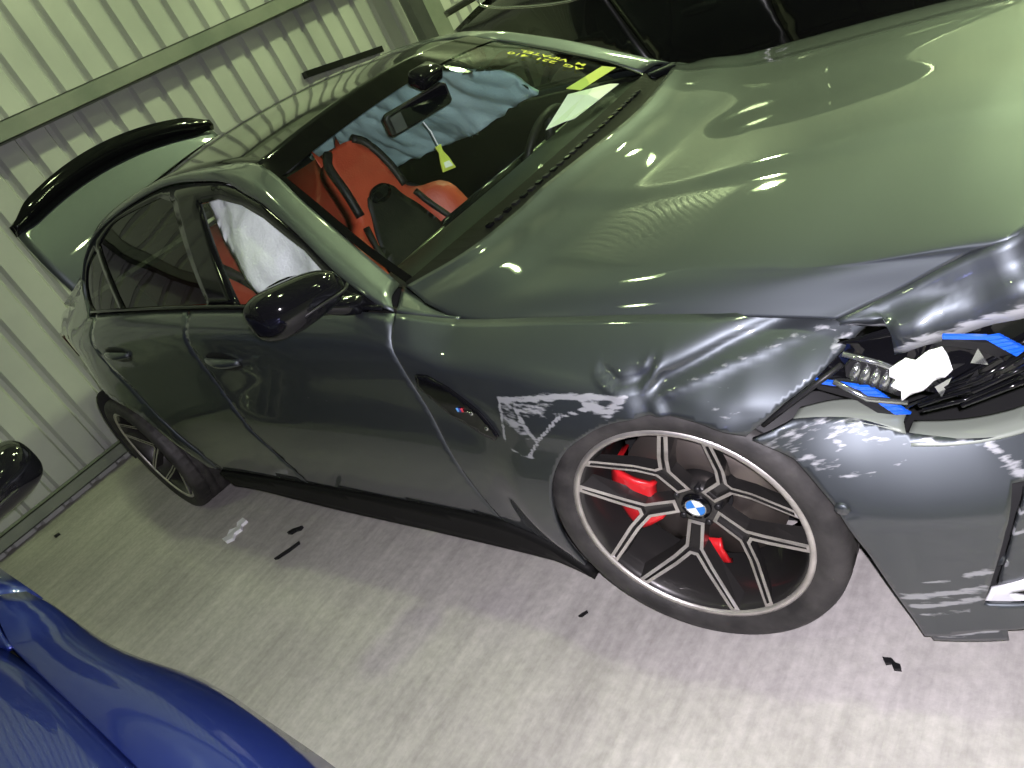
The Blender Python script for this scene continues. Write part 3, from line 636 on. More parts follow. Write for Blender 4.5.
def broken_headlight(car):
    def HP(x, z, dpt): 
        y = lerp_tab([(p[0], p[1]) for p in PLAN[:8]], x); return Vector((x, -(y - dpt - .034), z))
    poly = [(.30,.655),(.345,.70),(.40,.735),(.46,.750),(.56,.760),(.70,.785),(.78,.77),(.78,.58),(.60,.585),(.45,.62)]
    pv, V, F = sheet(poly, .014, lambda u, v: HP(u, v, .105 + .02 * nz(u, 0, v, 14)))
    h = obj('headlight', V, F, GLOSSB, car, True, .006)
    def bar(name, pts, r, mat): MB().tube([HP(x, z, d) for x, z, d in pts], r, 6).build(name, mat, h)
    # blue light guides: a thin line that widens into a ribbed chevron
    for ox, oz, d0, sc in ((0, -.002, .075, .95), (.200, .064, .050, .80)):
        T = lambda u, v, dd: HP(.372 + ox + u * sc, .690 + oz + v * sc, d0 - dd)
        m = MB(); m.prism([(0,-.004),(.066,-.028),(.066,-.020),(0,.004)], .006, T)
        m.build('light_guide', BLUEL, h, smooth=False)
        for k in range(7):
            u0 = .060 + k * .0075; v0 = -.021 - k * .0105
            MB().prism([(u0,v0),(u0 + .024,v0 - .004),(u0 + .030,v0 - .012),(u0 + .006,v0 - .0088)], .006, T).build('light_guide', BLUEL, h, smooth=False)
        MB().prism([(-.004,-.012),(.066,-.040),(.125,-.115),(.105,-.118),(.055,-.055),(-.004,-.022)], .012, lambda u, v, dd: HP(.372 + ox + u * sc, .69 + oz + v * sc, d0 + .012 - dd)).build('guide_carrier', SATINB, h, smooth=False)
    # projector module: ribbed bright reflector in a grey frame
    c = Vector((.468, 0, .692))
    def PT(a, b, d): return HP(c.x + a * .80 + b * .35, c.z - a * .55 + b * .75, .070 - d)
    m = MB()
    m.prism([(-.045,-.024),(.045,-.030),(.055,.0),(.04,.03),(-.04,.028),(-.052,0)], .012, PT); m.build('projector_frame', SATINB, h, smooth=False, bevel=.002)
    for k in range(5):
        rows = [[PT(-.032 + k * .016 + .0075 * math.cos(q), .0 + .020 * math.sin(q), .012 + .010 * hgt * (1 if hgt < .9 else .85)) for q in [2 * math.pi * j / 10 for j in range(10)]] for hgt in (0, .7, 1)]
        mm = MB().grid(rows, closed=True); mm.F.append(tuple(range(20, 30))); mm.m.append(0); mm.build('projector_lens', CLEAR, h)
    for k in range(2):
        m = MB(); m.tube([PT(-.06, -.035 + .07 * k, .02), PT(0, -.045 + .09 * k, .025), PT(.06, -.03 + .06 * k, .02)], .005, 6); m.build('projector_bezel', CLEAR, h)
    random.seed(4)
    # snapped carrier ribs lying across the lower lamp and the bumper edge
    for (x0, z0, x1, z1, d0, d1) in ((.50,.622,.72,.715,.06,.03), (.52,.628,.75,.70,.05,.02), (.55,.64,.76,.755,.07,.04), (.58,.625,.76,.665,.035,.03), (.53,.632,.66,.655,.03,.035), (.60,.66,.72,.69,.02,.02), (.56,.655,.70,.70,.05,.04)):
        xm, zm = (x0 + x1) / 2 + random.uniform(-.01, .01), (z0 + z1) / 2 + random.uniform(-.008, .008)
        bar('broken_rib', [(x0, z0, d0), (xm, zm, (d0 + d1) / 2), (x1, z1, d1)], random.uniform(.003, .0055), GLOSSB)
    for k in range(9):
        x = random.uniform(.50, .74); z = random.uniform(.645, .70); a = random.uniform(0, 3)
        P = [(x + r * math.cos(a + b), z + r * math.sin(a + b)) for b, r in ((0, .018), (1.9, .012), (3.6, .02))]
        MB().prism(P, .002, lambda u, v, dd: HP(u, v, .05 - dd + .25 * (u - x))).build('lens_shard', random.choice([SATINB, GLOSSB, CLEAR]), h, smooth=False)
    # black gap strip between wing and lamp
    bar('wing_bracket', [(.285,.640,.012), (.33,.672,.02), (.38,.705,.03), (.43,.735,.045)], .005, SATINB)
    bar('wing_bracket', [(.30,.650,.03), (.35,.68,.04), (.40,.71,.05)], .004, CLEAR)
    # torn white plastic hanging in the lamp: its own loose piece
    pl = [(.508,.740),(.521,.748),(.532,.755),(.545,.748),(.562,.758),(.580,.762),(.584,.742),(.588,.722),(.576,.709),(.560,.703),(.545,.690),(.524,.682),(.514,.676),(.516,.694),(.503,.706),(.513,.716),(.505,.726)]
    pv, V, F = sheet(pl, .008, lambda u, v: HP(u, v, .005 + .012 * nz(u, 1, v, 30)))
    tag(obj('plastic_fragment', V, F, WHITE, None, True, .003), 'torn white plastic fragment lodged in the broken headlight', 'fragment')

def tail(car, paint, lid_open, q=1.0):
    for side in (-1, 1):
        rows = []
        for z, o in ((.25,-.04),(.42,0),(.60,.012),(.735,.0)):
            pts = [(-3.275, S(-3.275, z)), (-3.5, S(-3.5, z)), (-3.72, .67), (-3.88, .55), (-3.96, .34), (-3.98, 0)]
            rows.append([(x - (o if k > 2 else 0), side * y, z) for k, (x, y) in enumerate(pts)])
        skin('rear_bumper', loft(rows, 24, 10), paint, car, solid=.01)
        pts = [(-3.62,.665),(-3.72,.645),(-3.82,.60),(-3.89,.48),(-3.92,.34)]
        tl = skin('tail_light', loft([[(x, side * (y + .02), z) for x, y in pts] for z in (.80, .87, .93)], 16, 6), LAMPRED, car, c=(-3.3, 0, .85), solid=.02)
        skin('rear_panel', loft([[(-3.86 - .05 * (1 - k), side * (.02 + .54 * k), z) for k in (0, .5, 1)] for z in (.73, .98)], 6, 4), paint, car, solid=.02)
    MB().box((-3.83, -.60, .45), (-3.22, .60, .50)).box((-3.24, -.60, .45), (-3.2, .60, 1.05)).build('trunk_floor', ROUGHB, car, smooth=False)
    # boot lid: (t up its length, y across)
    n, mrow = 33, 15
    def LP(t, v):
        hw = .605 + .02 * math.sin(t * 3)
        cr = 1 - v * v
        if lid_open: return Vector((-3.215 - .145 * t - .02 * cr * t + .045 * math.sin(math.pi * t) * .6, v * hw, 1.075 + t * (.425 + .115 * cr)))
        return Vector((-3.22 - .68 * t - .04 * cr * t, v * hw * (1 - .06 * t), 1.105 - .02 * t + .03 * cr))
    lid = skin('trunk_lid', [[LP(j / (mrow - 1), 2 * i / (n - 1) - 1) for i in range(n)] for j in range(mrow)], paint, car, c=(-3.6, 0, .8) if lid_open else (-3.4, 0, .5), solid=.03)
    if lid_open:
        rows = [[], [], [], [], []]
        for i in range(45):
            v = 2 * i / 44 - 1; vv = v * 1.01; e = LP(1, vv); k = sst(1.0, .78, abs(v))
            up = Vector((-.05, 0, 1)); 
            base = LP(.90 - .05 * k, vv) + Vector((.010, 0, 0)); tip = e + Vector((.060, 0, .014 + .026 * k))
            for r, p in zip(rows, (base, base.lerp(tip, .5) + Vector((.018, 0, -.004)), tip, e + Vector((.0, 0, .012)), base + Vector((-.02, 0, .0)))): r.append(p)
        MB().grid(rows).build('spoiler', GLOSSB, lid, solid=.004)
        # inner frame and latch panel of the raised lid
        MB().grid([[LP(t, v) + Vector((-.05, 0, -.0)) for v in (-.9, -.45, 0, .45, .9)] for t in (.08, .5, .92)]).build('lid_lining', ROUGHB, lid, solid=.01)

def spoke_mesh():
    bm = bmesh.new()
    out = [(.046,-.019),(.115,-.021),(.150,-.048),(.226,-.1226),(.2366,-.1029),(.170,-.034),(.136,-.006),(.136,.006),(.170,.034),(.2366,.1029),(.226,.1226),(.150,.048),(.115,.021),(.046,.019)]
    off = lambda u: .050 + .066 * max(0, (u - .05) / .20) ** 1.25
    top = [bm.verts.new((u, -off(math.hypot(u, v)), v)) for u, v in out]; bot = [bm.verts.new((u * .99, -off(math.hypot(u, v)) + .034, v * 1.12)) for u, v in out]
    n = len(out); ft = bm.faces.new(top); bm.faces.new(list(reversed(bot)))
    for i in range(n): bm.faces.new((top[i], bot[i], bot[(i + 1) % n], top[(i + 1) % n]))
    for f in bm.faces: f.material_index = 0
    bmesh.ops.recalc_face_normals(bm, faces=bm.faces)
    r = bmesh.ops.inset_region(bm, faces=[ft], thickness=.0080, depth=0, use_even_offset=True)
    for f in r['faces']: f.material_index = 1
    ft.material_index = 0
    r2 = bmesh.ops.inset_region(bm, faces=[ft], thickness=.0014, depth=0)
    for v in ft.verts: v.co.y += .010
    # split the arms at the fork so the machined outline also follows each arm
    bmesh.ops.triangulate(bm, faces=[f for f in bm.faces if len(f.verts) > 4])
    me = bpy.data.meshes.new('spoke'); bm.to_mesh(me); bm.free(); me.materials.append(RIMDARK); me.materials.append(RIMSILV); return me
SPOKE = None
def wheel(car, loc, rz=0, cam_b=0, side=-1, detail=True, rim=None, name='wheel', R=.337):
    global SPOKE
    m = MB().lathe([(.262,-.119),(.255,-.117),(.248,-.105),(.240,-.075),(.232,-.02),(.228,.05),(.236,.11),(.260,.122)], 72)
    w = m.build(name, RIMDARK, car, solid=.004); w.location = loc; w.rotation_euler = (cam_b, 0, rz + (0 if side < 0 else math.pi))
    MB().lathe([(.256,-.116),(.2565,-.1225),(.262,-.1245),(.2695,-.1235),(.2725,-.117),(.269,-.112),(.258,-.112),(.256,-.116)], 72).build('rim_lip', RIMSILV, w)
    prof = [(.258,-.108),(.268,-.120),(.274,-.127),(.290,-.1345),(.302,-.136),(.318,-.132),(.328,-.124),(.334,-.112)]
    rows = []; seg = 150
    tread = [(.3355,-.100),(.337,-.085),(.337,-.072),(.330,-.070),(.330,-.062),(.337,-.060),(.338,-.032),(.330,-.030),(.330,-.021),(.338,-.019),(.338,0)]
    full = prof + tread; full = full + [(r, -a) for r, a in reversed(full[:-1])]
    for r, a in full:
        row = []
        for k in range(seg):
            q = 2 * math.pi * k / seg; rr = r
            if detail and .060 < abs(a) < .105 and k % 3 == 0: rr -= .006
            row.append((rr * math.cos(q), a, rr * math.sin(q)))
        rows.append(row)
    MB().grid(rows, closed=True).build('tyre', RUBBER, w)
    if SPOKE is None: SPOKE = spoke_mesh()
    for k in range(5):
        s = bpy.data.objects.new('spoke', SPOKE); col.objects.link(s); s.parent = w; s.rotation_euler = (0, math.radians(-90 + 72 * k + 53), 0)
    MB().lathe([(0,-.046),(.034,-.046),(.046,-.049),(.056,-.044),(.060,-.02),(.060,.03)], 40).build('hub', RIMDARK, w)
    for k in range(5):
        a = math.radians(-90 + 36 + 72 * k + 53)
        MB().lathe([(0,-.052),(.007,-.052),(.009,-.046),(.009,-.03)], 8, c=(.050 * math.cos(a), 0, .050 * math.sin(a))).build('lug_bolt', SATINB, w)
    # roundel cap: black ring, white and blue quarters
    MB().lathe([(0,-.0535),(.0335,-.0535),(.0345,-.050),(.0345,-.044)], 32).build('centre_cap', GLOSSB, w)
    for k in range(4):
        a0 = k * math.pi / 2 + math.radians(12); arc = [a0 + j * math.pi / 16 for j in range(9)]
        V = [(0, -.0545, 0)] + [(.0225 * math.cos(a), -.0545, .0225 * math.sin(a)) for a in arc]
        obj('roundel_quarter', V, [tuple(range(len(V)))], BLUEP if k % 2 else WHITEP, w, False, .0012)
    MB().lathe([(.0225,-.0546),(.0238,-.0550),(.0250,-.0546)], 32).build('roundel_ring', CHROME, w, solid=.001)
    if detail:
        MB().lathe([(.07,-.052 + .05),(.09,-.008),(.105,.0),(.19,.0),(.19,.03),(.105,.03)], 56).build('brake_disc', BRAKE, w)
        a0, a1 = (math.radians(150), math.radians(205))
        m = MB(); arc = [a0 + (a1 - a0) * k / 12 for k in range(13)]
        rows = [[(r * math.cos(a), y, r * math.sin(a)) for a in arc] for r, y in ((.112,-.022),(.118,-.034),(.150,-.040),(.185,-.037),(.203,-.024),(.203,.05))]
        m.grid(rows).build('brake_caliper', CALIPER, w, solid=.012)
        m = MB(); arc = [math.radians(255) + math.radians(20) * k / 8 for k in range(9)]
        m.grid([[(r * math.cos(a), y, r * math.sin(a)) for a in arc] for r, y in ((.13,-.012),(.15,-.024),(.185,-.022),(.196,-.01))]).build('caliper_bridge', CALIPER, w, solid=.012)
        MB().tube([(-.185, -.04, .055), (-.20, -.07, .07), (-.205, -.085, .075)], .004, 6).build('tyre_valve', CHROME, w)
    return w
def copy_wheel(src, car, loc, rz=0, side=-1, mats=None):
    c = src.copy(); col.objects.link(c); c.parent = car; c.location = loc; c.rotation_euler = (0, 0, rz + (0 if side < 0 else math.pi))
    for ch in src.children:
        k = ch.copy(); col.objects.link(k); k.parent = c
    return c
def door_mirror(car, side, shell, capmat=None):
    c = Vector((-.750, side * .995, 1.062)); rows = []
    for i in range(19):
        ph = -math.pi / 2 + math.pi * i / 18; row = []
        for j in range(28):
            th = 2 * math.pi * j / 28; f = lambda a, e: math.copysign(abs(a) ** e, a)
            y = f(math.sin(ph), .75) * .112; rr = abs(math.cos(ph)) ** .55
            x = f(math.cos(th), .8) * rr * (.085 if math.cos(th) > 0 else .045); z = f(math.sin(th), .8) * rr * (.060 + .010 * (y * 1 / .118))
            z += .010 * y / .118
            row.append(c + Vector((x + .02 - .25 * (side * 0 + 1) * 0 - .18 * y * (1), side * y, z)))
        rows.append(row)
    m = MB().grid(rows, closed=True); m.F = outward(m.V, m.F, c); mir = m.build('door_mirror', shell, car)
    # split line between cap and lower shell, glass facing back
    pts = [c + Vector((.022 + .083 * math.cos(a) * .98, side * 0, 0)) for a in (0,)]
    g = MB(); poly = [(.098 * math.cos(a), .055 * math.sin(a)) for a in [k * math.pi / 12 for k in range(24)]]
    g.prism(poly, .004, lambda u, v, d: c + Vector((-.028 - d - .18 * u, side * u, v + .002))); g.build('mirror_glass', CHROME, mir, smooth=False)
    arm = [SP(-.73, .955, side, -.02), SP(-.725, .972, side, .03), c + Vector((.01, -side * .07, -.055)), c + Vector((.01, -side * .02, -.045))]
    MB().tube(crom(arm, 12), [.030 - .001 * k for k in range(12)], 10).build('mirror_arm', GLOSSB, mir)
    MB().tube(crom([c + Vector((.060, side * .09, -.022)), c + Vector((.105, side * .0, -.020)), c + Vector((.110, -side * .08, -.026)), c + Vector((.07, -side * .125, -.03))], 14), .004, 6).build('indicator_strip', SATINB, mir)
    # black sail panel that carries the arm
    side_sheet('mirror_sail', [(-.655,.945),(-.80,1.035),(-.835,1.030),(-.80,.975),(-.78,.957)], GLOSSB, mir, side, .03, off=-.002, solid=.008)
    return mir

# ------------------------------------------------------------------ cabin
def seat(car, cx, cy, dz=0, rk=.26):
    out = [(0,0),(.24,.0),(.275,.12),(.285,.28),(.275,.42),(.245,.50),(.165,.535),(.118,.575),(.108,.66),(.092,.75),(.058,.79),(0,.80)]
    hp = smooth_poly(out, 40); poly = hp + [(-a, b) for a, b in reversed(hp[1:-1])]
    def BK(y, z, o=0):
        bol = .055 * sst(.13, .24, abs(y)) * sst(.60, .45, z) + .018 * math.exp(-((z - .66) / .10) ** 2)
        x = bol + o; return Vector((cx - z * math.sin(rk) + x * math.cos(rk), cy + y, .47 + dz + z * math.cos(rk) + x * math.sin(rk)))
    pv, V, F = sheet(poly, .022, lambda y, z: BK(y, z)); F = outward(V, F, (cx - 2, cy, .8))
    s = obj('seat', V, F, RED, car, True, .085)
    ins = smooth_poly([(0,.02),(.135,.02),(.150,.15),(.155,.34),(.125,.47),(.085,.545),(.06,.60),(0,.615)], 30)
    pv, V, F = sheet(ins + [(-a, b) for a, b in reversed(ins[1:-1])], .025, lambda y, z: BK(y, z, .006)); obj('backrest_insert', V, outward(V, F, (cx - 2, cy, .8)), LEATHB, s, True, .012)
    op = [(.050 * math.cos(a), .592 + .030 * math.sin(a)) for a in [k * math.pi / 10 for k in range(20)]]
    pv, V, F = sheet(op, .02, lambda y, z: BK(y, z, .012)); obj('seat_badge_opening', V, outward(V, F, (cx - 2, cy, .8)), GLOSSB, s, True, .012)
    for sd in (-1, 1):
        pts = [BK(sd * y, z, .010) for y, z in ((.165,.02),(.185,.18),(.185,.34),(.155,.46),(.135,.53))]
        MB().tube(crom(pts, 20), .012, 8).build('bolster_piping', LEATHB, s)
        pts = [BK(sd * y, z, .0) for y, z in ((.120,.57),(.112,.66),(.096,.755),(.060,.795))]
        MB().tube(crom(pts, 16), .016, 8).build('headrest_edge', LEATHB, s)
    rows = []
    for i in range(15):
        u = i / 14 * 2 - 1; y = cy + .27 * u; b = .05 * sst(.55, .95, abs(u))
        rows.append([(cx - .05, y, .44 + b * .6), (cx + .10, y, .435 + b), (cx + .30, y, .455 + b), (cx + .46, y, .475 + b * .6), (cx + .52, y, .44), (cx + .50, y, .30), (cx, y, .28)])
    m = MB().grid(rows); m.F = outward(m.V, m.F, (cx + .2, cy, .36)); m.build('seat_cushion', RED, s)
    rows = [[(cx - .0 + .44 * k / 8, cy - .15 + .30 * j / 8, .452 + .03 * k / 8) for k in range(9)] for j in range(9)]
    MB().grid(rows).build('cushion_insert', LEATHB, s, solid=.01)
    return s
def airbag(name, poly, side, y0, mat, car, amp):
    def f(x, z):
        w = amp * (nz(x, side, z, 5) + .5 * nz(x * 1.5 + z, side * 3, z, 9) + .35 * abs(nz(x + 2 * z, 5, z - x, 11)))
        return Vector((x, side * (y0 - .50 * (z - 1.0) + w), z))
    pv, V, F = sheet(poly, .018, f); return obj(name, V, outward(V, F, (-1.4, 0, 1.1)), mat, car, True, .02)
def cabin(car):
    seat(car, -1.08, -.215); seat(car, -1.40, .36, -.24, .60)
    # rear bench
    rows = [[(-2.05 - .02 * k * k + (.03 if j % 2 else 0), -.66 + 1.32 * j / 12, z) for j in range(13)] for k, z in enumerate((.48, .72, .94, 1.13))]
    b = MB().grid([[(x - .12 * i / 3, y, z) for x, y, z in r] for i, r in enumerate(rows)]).build('rear_bench', RED, car, solid=.10)
    MB().box((-2.1, -.66, .34), (-1.60, .66, .48)).build('bench_cushion', RED, b, bevel=.03)
    for y in (-.50, .0, .42): MB().tube(crom([(-1.96, y - .06, 1.10), (-1.94, y + .05, .92), (-1.88, y + .10, .70)], 8), .022, 6).build('seat_belt', LEATHB, b)
    # dashboard
    rows = []
    for k in range(25):
        v = k / 12 - 1; w = 1 - v * v; y = .74 * v * .98
        rows.append([(-.60 + .10 * w, y, .905 + .03 * w), (-.68 + .10 * w, y, .930 + .03 * w), (-.80 + .05 * w, y, .935 + .02 * w), (-.90 + .02 * w, y, .915), (-.93, y, .86), (-.90, y, .75), (-.84, y, .60), (-.6, y, .55)])
    m = MB().grid(rows); m.F = outward(m.V, m.F, (-.7, 0, .75)); d = m.build('dashboard', DASH, car)
    MB().box((-.915, -.30, .895), (-.90, .22, .93), 0, Matrix.Rotation(0, 4, 'Z')).build('display_screen', GLOSSB, d, bevel=.006)
    # light strip of trim along the dash face and the defrost slots along the screen
    MB().tube(crom([(-.895, -.70, .90), (-.915, -.2, .905), (-.915, .25, .905), (-.90, .70, .90)], 14), .010, 6).build('dash_trim_strip', M('dash_trim', (.16, .17, .12), .3, .6), d)
    for k in range(26):
        v = -.62 + k * .05; w = 1 - v * v; x = -.625 + .115 * w; y = .74 * v; z = .926 + .03 * w
        MB().box((x - .012, y - .010, z - .004), (x + .006, y + .010, z + .004)).build('defrost_slot', SATINB if k % 2 else GLOSSB, d, smooth=False)
    MB().box((-1.7, -.09, .25), (-.86, .09, .62)).build('centre_console', DASH, car, bevel=.02)
    # steering wheel
    c = Vector((-.93, .36, .84)); ax = Vector((-.90, 0, .42)).normalized(); e1 = Vector((0, 1, 0)); e2 = ax.cross(e1)
    m = MB(); ring = [c + (e1 * math.cos(a) + e2 * math.sin(a)) * .178 for a in [2 * math.pi * k / 40 for k in range(41)]]
    m.tube(ring, .016, 8, cap=False); sw = m.build('steering_wheel', LEATHB, car)
    MB().tube([c - ax * .03, c + ax * .02], [.07, .06], 20).build('wheel_boss', LEATHB, sw)
    for a in (0, math.pi, 1.5 * math.pi): MB().tube([c, c + (e1 * math.cos(a) + e2 * math.sin(a)) * .175], [.026, .016], 8).build('wheel_spoke', SATINB, sw)
    # interior mirror on the screen
    c = Vector((-.985, -.085, 1.235)); rot = Matrix.Rotation(math.radians(-20), 4, 'Z') @ Matrix.Rotation(math.radians(10), 4, 'Y')
    def IM(u, v, dd): return c + (rot @ Vector((-dd, u, v)))
    m = MB(); pl = [(a * .125 / .125, b) for a, b in ((-.125,-.028),(-.115,-.036),(.115,-.036),(.125,-.026),(.125,.028),(.112,.036),(-.112,.036),(-.125,.026))]
    m.prism(pl, .03, IM); rm = m.build('interior_mirror', SATINB, car, smooth=False, bevel=.006)
    m = MB(); m.prism([(a * .9, b * .86) for a, b in pl], .004, lambda u, v, dd: IM(u, v, -.002 - dd + .001)); m.build('mirror_back', GLOSSB, rm, smooth=False)
    MB().prism([(-.112,-.026),(-.07,-.028),(-.07,.026),(-.112,.026)], .004, lambda u, v, dd: IM(u, v, -.006 - dd)).build('mirror_glint', CLEAR, rm, smooth=False)
    MB().box((-.03, -.055, -.02), (.04, .055, .03), 0, Matrix.Translation((-.985, .0, 1.31)) @ Matrix.Rotation(.6, 4, 'Y')).build('sensor_housing', GLOSSB, rm, bevel=.012)
    # blown curtain airbags
    airbag('curtain_airbag', [(-2.55,.97),(-2.62,1.12),(-2.2,1.25),(-1.83,1.31),(-1.53,1.29),(-1.25,1.21),(-1.13,1.13),(-1.08,1.03),(-1.20,1.02),(-1.32,.99),(-1.45,.96),(-1.60,.95),(-1.80,.94),(-2.14,.92)], 1, .66, AIRB, car, .045)
    airbag('curtain_airbag', [(-1.58,1.34),(-1.38,1.32),(-1.20,1.27),(-1.05,1.19),(-.90,1.09),(-.82,1.02),(-1.0,1.0),(-1.29,1.008),(-1.34,1.05)], -1, .765, AIRW, car, .035)
    # dark inner trims
    for side in (-1, 1):
        side_sheet('door_lining', [(-.62,.30),(-.62,.90)] + topline(-.70, -2.3, 8, -.02) + [(-2.2,.35)], LEATHB, car, side, .12, off=-.07, solid=.02)
    rows = [[(x, y, z - .03 - .06 * (y / .5) ** 2) for y in (-.5, -.25, 0, .25, .5)] for x, z in ((-1.2, 1.36), (-1.6, 1.40), (-2.0, 1.40), (-2.4, 1.34))]
    MB().grid(rows).build('headliner', LEATHB, car, solid=.01)
def text_mesh(txt, f, name, mat, parent):
    cu = bpy.data.curves.new('txt', 'FONT'); cu.body = txt; cu.size = 1; cu.offset = .018
    t = bpy.data.objects.new('txt', cu); col.objects.link(t)
    me = bpy.data.meshes.new_from_object(t.evaluated_get(bpy.context.evaluated_depsgraph_get()))
    V = [f(v.co.x, v.co.y) for v in me.vertices]; F = [tuple(p.vertices) for p in me.polygons]
    bpy.data.objects.remove(t); bpy.data.curves.remove(cu)
    return obj(name, V, F, mat, parent, False)
def screen_writing(ws):
    e = crom([(-.665,.725,.940)] + WS_EDGE[1:], 200); L = sum((b - a).length for a, b in zip(e, e[1:]))
    def WSP(a, b):     # a: distance up the pillar, b: distance in from its edge
        t = a / L; i = min(198, max(0, int(t * 199))); p = e[i]; y = p.y - b; u = 1 - y / p.y; u /= 2; w = 1 - (2 * u - 1) ** 2
        return Vector((p.x + (.085 * (1 - t) + .07 * t) * w, y, p.z + (.02 * (1 - t) + .045 * t) * w)) + Vector((.004, .001, .006))
    for k, (txt, a0, b0, sz) in enumerate((('AG  221  410', .185, .165, .055), ('M  VIPATEL', .19, .115, .055))):
        text_mesh(txt, lambda x, y: WSP(a0 + x * sz * .92, b0 + y * sz * .8), 'marker_writing', YELLOW, ws)
def gill_vent(f):
    g = side_sheet('side_vent', [(-.562,.783),(-.525,.779),(-.470,.742),(-.405,.672),(-.366,.612),(-.385,.597),(-.430,.602),(-.515,.650),(-.578,.745)], GLOSSB, f, -1, .01, off=.008, solid=.01)
    for k in range(3):
        side_sheet('vent_badge', [(-.478 + k * .008,.672),(-.471 + k * .008,.672),(-.469 + k * .008,.684),(-.476 + k * .008,.684)], (MSKY, MNAVY, MRED)[k], f, -1, .02, off=.0115, solid=.002)
    side_sheet('vent_badge', [(-.452,.672),(-.430,.672),(-.430,.674),(-.452,.674)], CHROME, f, -1, .02, off=.0115, solid=.002)
    for x, z in ((-.425,.672), (-.392,.632)):
        o = MB().lathe([(0,-.004),(.005,-.003),(.006,0)], 10).build('vent_clip', CHROME, f); o.location = SP(x, z, -1, .012)

# ------------------------------------------------------------------ the struck grey saloon
car = empty('saloon_car'); tag(car, 'grey metallic four-door saloon with crumpled right front corner and raised boot lid', 'car')
B = build_body(car, PAINT, True, 1.0, CARBON, True)
front_end(car, PAINT, True); broken_headlight(car); tail(car, PAINT, True)
STEER = .10
w1 = wheel(car, (.019, -.799, .340), STEER, -.061)
copy_wheel(w1, car, (-2.857, -.80, .338), -.08)
copy_wheel(w1, car, (0.0, .81, .337), STEER, 1); copy_wheel(w1, car, (-2.857, .815, .338), 0, 1)
door_mirror(car, -1, GLOSSB)
gill_vent(B['fender', -1]); cabin(car); screen_writing(B['ws'])

# ------------------------------------------------------------------ neighbours
def neighbour(name, label, paint, loc, scale, trim, mirrors=True):
    r = empty(name); tag(r, label, 'car')
    build_body(r, paint, False, 1.6, paint, False, trim); front_end(r, paint, False, 1.5); tail(r, paint, False)
    for sd in (-1, 1):
        if mirrors: door_mirror(r, sd, GLOSSB)
        for wx in (0, -2.857): copy_wheel(w1, r, (wx, sd * .81, .337), 0, sd)
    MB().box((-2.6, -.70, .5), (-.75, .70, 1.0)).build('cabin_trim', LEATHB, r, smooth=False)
    if name == 'black_car':      # bright surround of the side window
        MB().tube(crom([(x - 1.0, -.931, z / 1.3) for x, z in ((-2.285,1.43),(-2.29,1.38),(-2.267,1.348),(-2.155,1.30),(-2.028,1.258),(-1.889,1.218),(-1.764,1.188),(-1.653,1.17),(-1.5,1.18))], 30), .007, 6).build('window_surround', CHROME, r)
    r.location = loc; r.scale = scale; return r
neighbour('blue_car', 'dark blue car parked close alongside at the lower left corner', BLUE, (-.36, -2.67, 0), (1, 1, 1), CHROME)
neighbour('black_car', 'black car standing behind the grey saloon at the top edge', BLACKP, (1.0, 2.95, 0), (1, 1.02, 1.30), GLOSSB, False)

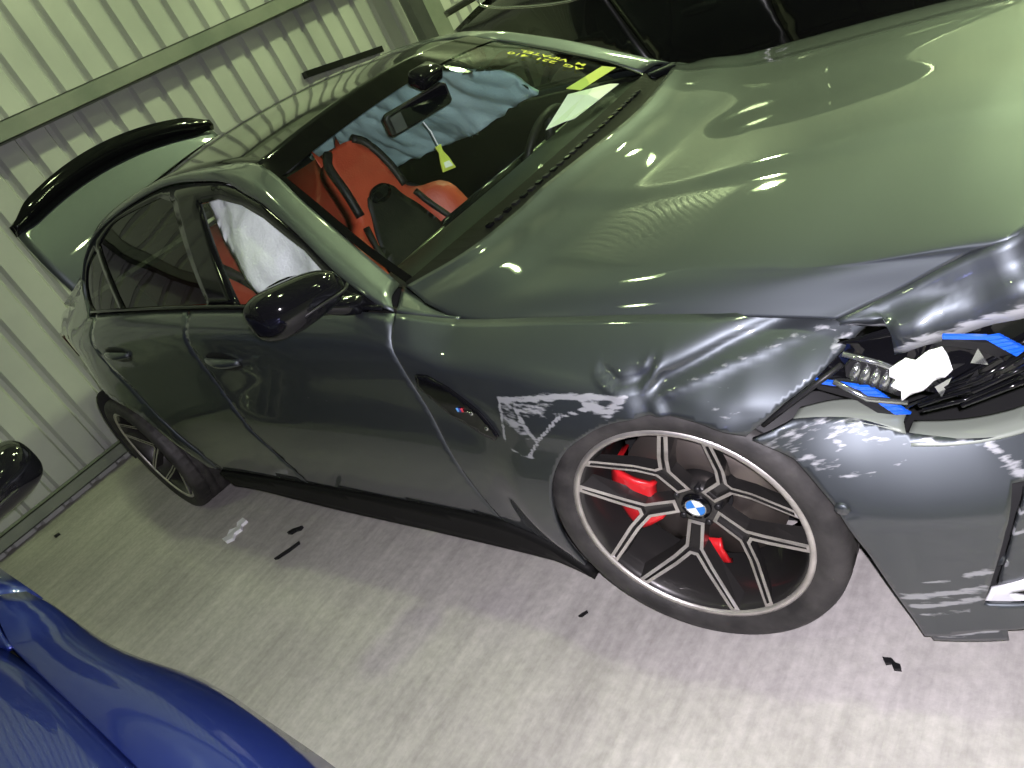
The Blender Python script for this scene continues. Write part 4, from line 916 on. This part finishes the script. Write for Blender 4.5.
# ------------------------------------------------------------------ small things
def hang_tag():
    r = empty('air_freshener', (-1.0, -.075, 1.055)); tag(r, 'yellow air freshener sachet hanging from the interior mirror', 'air freshener')
    P = lambda u, v, d: Vector((-.004 + d, u, v))
    m = MB(); m.prism([(-.032,-.030),(.030,-.042),(.022,.0),(.010,.030),(.016,.050),(-.012,.052),(-.008,.028),(-.022,.0)], .008, P); m.build('sachet', FRESH, r, smooth=False, bevel=.002)
    m = MB(); m.prism([(-.018,-.022),(.018,-.030),(.012,-.008),(-.014,-.004)], .002, lambda u, v, d: Vector((.005 + d, u, v))); m.build('sachet_print', PAPER, r, smooth=False)
    MB().tube([(0, .004, .05), (-.005, .008, .10), (-.008, .0, .138)], .0025, 6).build('cord', WHITE, r)
hang_tag()
def papers():
    o = MB().grid([[(-.06, -.20, .0), (-.03, -.05, .055), (-.02, .08, .02)], [(.0, -.17, .0), (.02, -.03, .03), (.04, .10, .012)], [(.03, -.15, -.005), (.06, -.02, .0), (.07, .11, .0)]]).build('paper_sheet', PAPER, None, smooth=False, solid=.002)
    o.location = (-.70, .38, .985); tag(o, 'folded white paper sheet lying on the dashboard below the windscreen', 'paper')
    o = MB().grid([[(-.05, -.02, .07), (-.04, .22, .055)], [(-.01, .0, .045), (.0, .24, .03)]]).build('paper_label', FRESH, None, smooth=False, solid=.002)
    o.location = (-.70, .38, .985); tag(o, 'yellow-green paper label leaning behind the folded white sheet on the dashboard', 'label')
papers()
random.seed(8)
def scrap(name, label, loc, poly, mat, h=.012, cat='debris', lift=0):
    m = MB(); m.prism(poly, h, lambda u, v, d: Vector((u, v, d + .006 * abs(math.sin(u * 40)) * (d > 0)))); o = m.build(name, mat, None, smooth=False); o.location = (loc[0], loc[1], lift)
    return tag(o, label, cat)
scrap('plastic_scrap', 'crumpled white plastic scrap on the floor by the rear wheel', (-2.327, -1.002), [(.03,-.070),(.055,-.045),(.03,-.02),(.045,.01),(.015,.03),(.02,.06),(-.025,.068),(-.03,.035),(-.005,.015),(-.03,-.01),(-.01,-.04),(-.02,-.062)], WHITE, .010)
scrap('black_shard', 'long thin black plastic shard on the floor below the side skirt', (-1.842, -1.03), [(-.03,-.052),(-.015,-.045),(.012,.0),(.03,.045),(.022,.052),(-.005,.012)], SATINB, .006)
scrap('black_shard', 'small stubby black plastic shard nearest the side skirt', (-1.914, -.932), [(-.03,-.022),(-.005,-.020),(.008,.0),(.03,.008),(.028,.026),(.0,.018),(-.018,.002)], SATINB, .008)
scrap('black_fragment', 'small ragged black fragment on the floor below the front bumper', (.384, -.915), [(-.020,.008),(-.012,-.004),(-.002,.001),(.006,-.012),(.020,-.010),(.016,.001),(.006,.004),(-.004,.013)], SATINB, .006)
scrap('black_chip', 'tiny black chip on the floor beside the front wheel', (-.381, -.977), [(-.010,-.012),(.0,-.010),(.010,.008),(.006,.012),(-.004,.002)], SATINB, .004)
scrap('dark_chip', 'tiny dark chip on the floor by the wall base rail', (-3.98, -1.32), [(-.02,-.015),(.015,-.018),(.022,.010),(-.012,.016)], SATINB, .006)
MB().box((X0 + .005, 2.15, -.025), (X0 + .06, 3.02, .025), 0, Matrix.Translation((0, 2.15, 1.475)) @ Matrix.Rotation(math.radians(-7), 4, 'X') @ Matrix.Translation((0, -2.15, 0))).build('wall_bar', GLOSSB, None, smooth=False)
tag(bpy.data.objects['wall_bar'], 'dark slim bar fixed on the corrugated wall above the car roof', 'bar')
